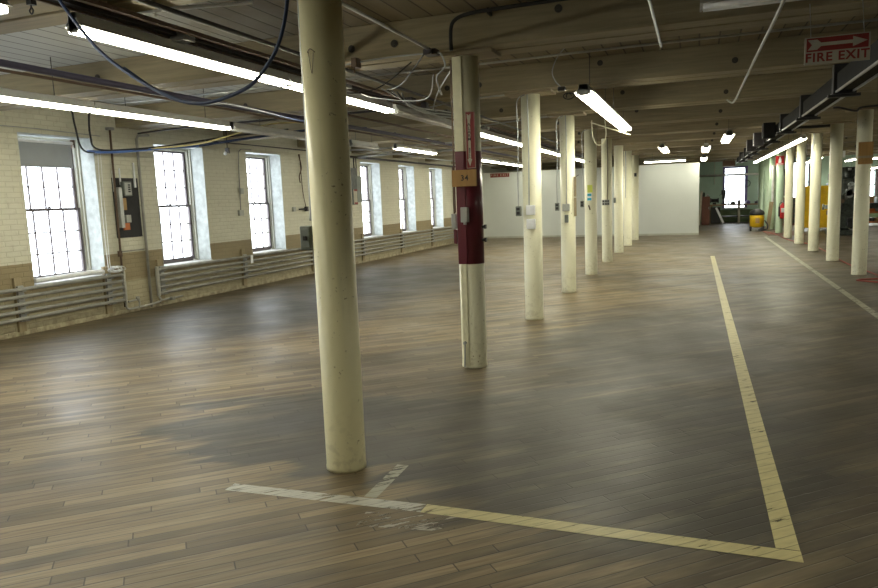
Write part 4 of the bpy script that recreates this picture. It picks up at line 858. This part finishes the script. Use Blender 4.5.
# orange rack
r = root('orange_rack', 'orange steel rack loaded with boxes at the right edge', 'rack', (6.9, 31.9, 0))
for x in (6.2, 7.7):
    for y in (31.6, 32.2): MB().box(x-.035, x+.035, y-.035, y+.035, 0, 1.06).build('upright', M['orange'], r)
for z in (.12, .50, .86): MB().box(6.2, 7.7, 31.57, 32.23, z, z+.07).build('shelf', M['orange'], r)
k = 0
for z in (.19, .57, .93):
    for j, x in enumerate((6.38, 6.72, 7.05, 7.42)):
        mt = ['dsteel', 'cardboard', 'machine', 'orange', 'mlight'][(k*3+j) % 5]; h = .13+.1*((k*7+j*3) % 3)/2
        o = MB().box(x-.14, x+.14, 31.68, 32.05, z+.001, z+h, .01).build('parts_bin', M[mt])
        cn = {'dsteel': 'black', 'cardboard': 'tan cardboard', 'machine': 'dark green-grey', 'orange': 'orange', 'mlight': 'pale grey'}[mt]
        plain_thing(o, '%s bin on the %s shelf of the orange rack, %s from its left end' % (cn, ['lowest', 'middle', 'top'][k], ['first', 'second', 'third', 'fourth'][j]), 'bin', 'bins on the orange rack')
    k += 1
# distant grey cabinet row, right hall
for k, (x, y, w_, h, mt, nm, lab) in enumerate(((5.9, 35.8, .8, 1.75, 'machine', 'locker', 'tall dark locker beyond the lathe'), (8.3, 35.0, 1.2, 1.4, 'machine', 'locker', 'wide dark locker at the far right'), (3.32, 36.4, .5, 1.6, 'gbox', 'locker', 'narrow grey-green locker seen between the far green columns'))):
    r = root(nm, lab, 'locker', (x, y, 0)); MB().box(x-w_/2, x+w_/2, y, y+.5, 0, h, .01).build('body', M[mt], r)
    MB().box(x-w_/2+.03, x-.01, y-.018, y, .06, h-.06, .003).build('door', M[mt], r); MB().box(x+.01, x+w_/2-.03, y-.018, y, .06, h-.06, .003).build('door', M[mt], r)
# red hose along the floor by the right columns
run('air_hose', [(2.35, 29.0, .02), (2.6, 26.5, .014), (2.66, 24.0, .014), (2.98, 22.0, .014), (3.0, 19.0, .014), (2.93, 17.2, .014), (2.93, 16.0, .014), (3.0, 14.8, .014), (3.02, 13.9, .014), (3.0, 13.4, .014), (3.02, 13.2, .014)], .014, 'rhose', 'red air hose lying along the base of the right columns', 'hose')
run('air_hose', [(3.25, 14.0, .014), (2.95, 13.75, .014), (2.65, 13.62, .014), (2.56, 13.5, .014), (2.66, 13.38, .014), (2.95, 13.1, .014), (3.3, 12.8, .014)], .014, 'rhose', 'looped end of red hose on the floor in front of the nearest right column', 'hose')
run('wall_bar', [(WX+.01, 27.4, 2.3), (WX+.01, 27.4, .3)], .01, 'pipe', 'thin pale conduit in the corner by the white partition', 'conduit', smooth=False)

# ---------------------------------------------------------------- daylight
wd = bpy.data.worlds.new('overcast'); bpy.context.scene.world = wd; wd.use_nodes = True
bg = wd.node_tree.nodes['Background']; bg.inputs[0].default_value = (.95, .98, 1.0, 1); bg.inputs[1].default_value = 6.5

# ---------------------------------------------------------------- camera
cam = bpy.data.cameras.new('camera'); co = bpy.data.objects.new('camera', cam); COL.objects.link(co)
yaw, pitch, roll, fpx = 0.3572223, 0.1330117, -0.0377969, 696.856
f_ = Vector((-math.sin(yaw)*math.cos(pitch), math.cos(yaw)*math.cos(pitch), -math.sin(pitch)))
r_ = Vector((math.cos(yaw), math.sin(yaw), 0)); u_ = r_.cross(f_)
c_, s_ = math.cos(roll), math.sin(roll)
rr, uu = c_*r_+s_*u_, c_*u_-s_*r_
co.matrix_world = Matrix(((rr.x, uu.x, -f_.x, 0), (rr.y, uu.y, -f_.y, 0), (rr.z, uu.z, -f_.z, EYE), (0, 0, 0, 1)))
cam.sensor_width = 36; cam.lens = fpx/878*36; cam.clip_start = .05; cam.clip_end = 200
bpy.context.scene.camera = co
sc = bpy.context.scene
sc.view_settings.view_transform = 'Standard'; sc.view_settings.look = 'None'; sc.view_settings.gamma = 1; sc.view_settings.exposure = 0.30
sc.view_settings.use_curve_mapping = False
sc.cycles.use_denoising = True; sc.cycles.max_bounces = 8; sc.cycles.diffuse_bounces = 5; sc.cycles.transparent_max_bounces = 12
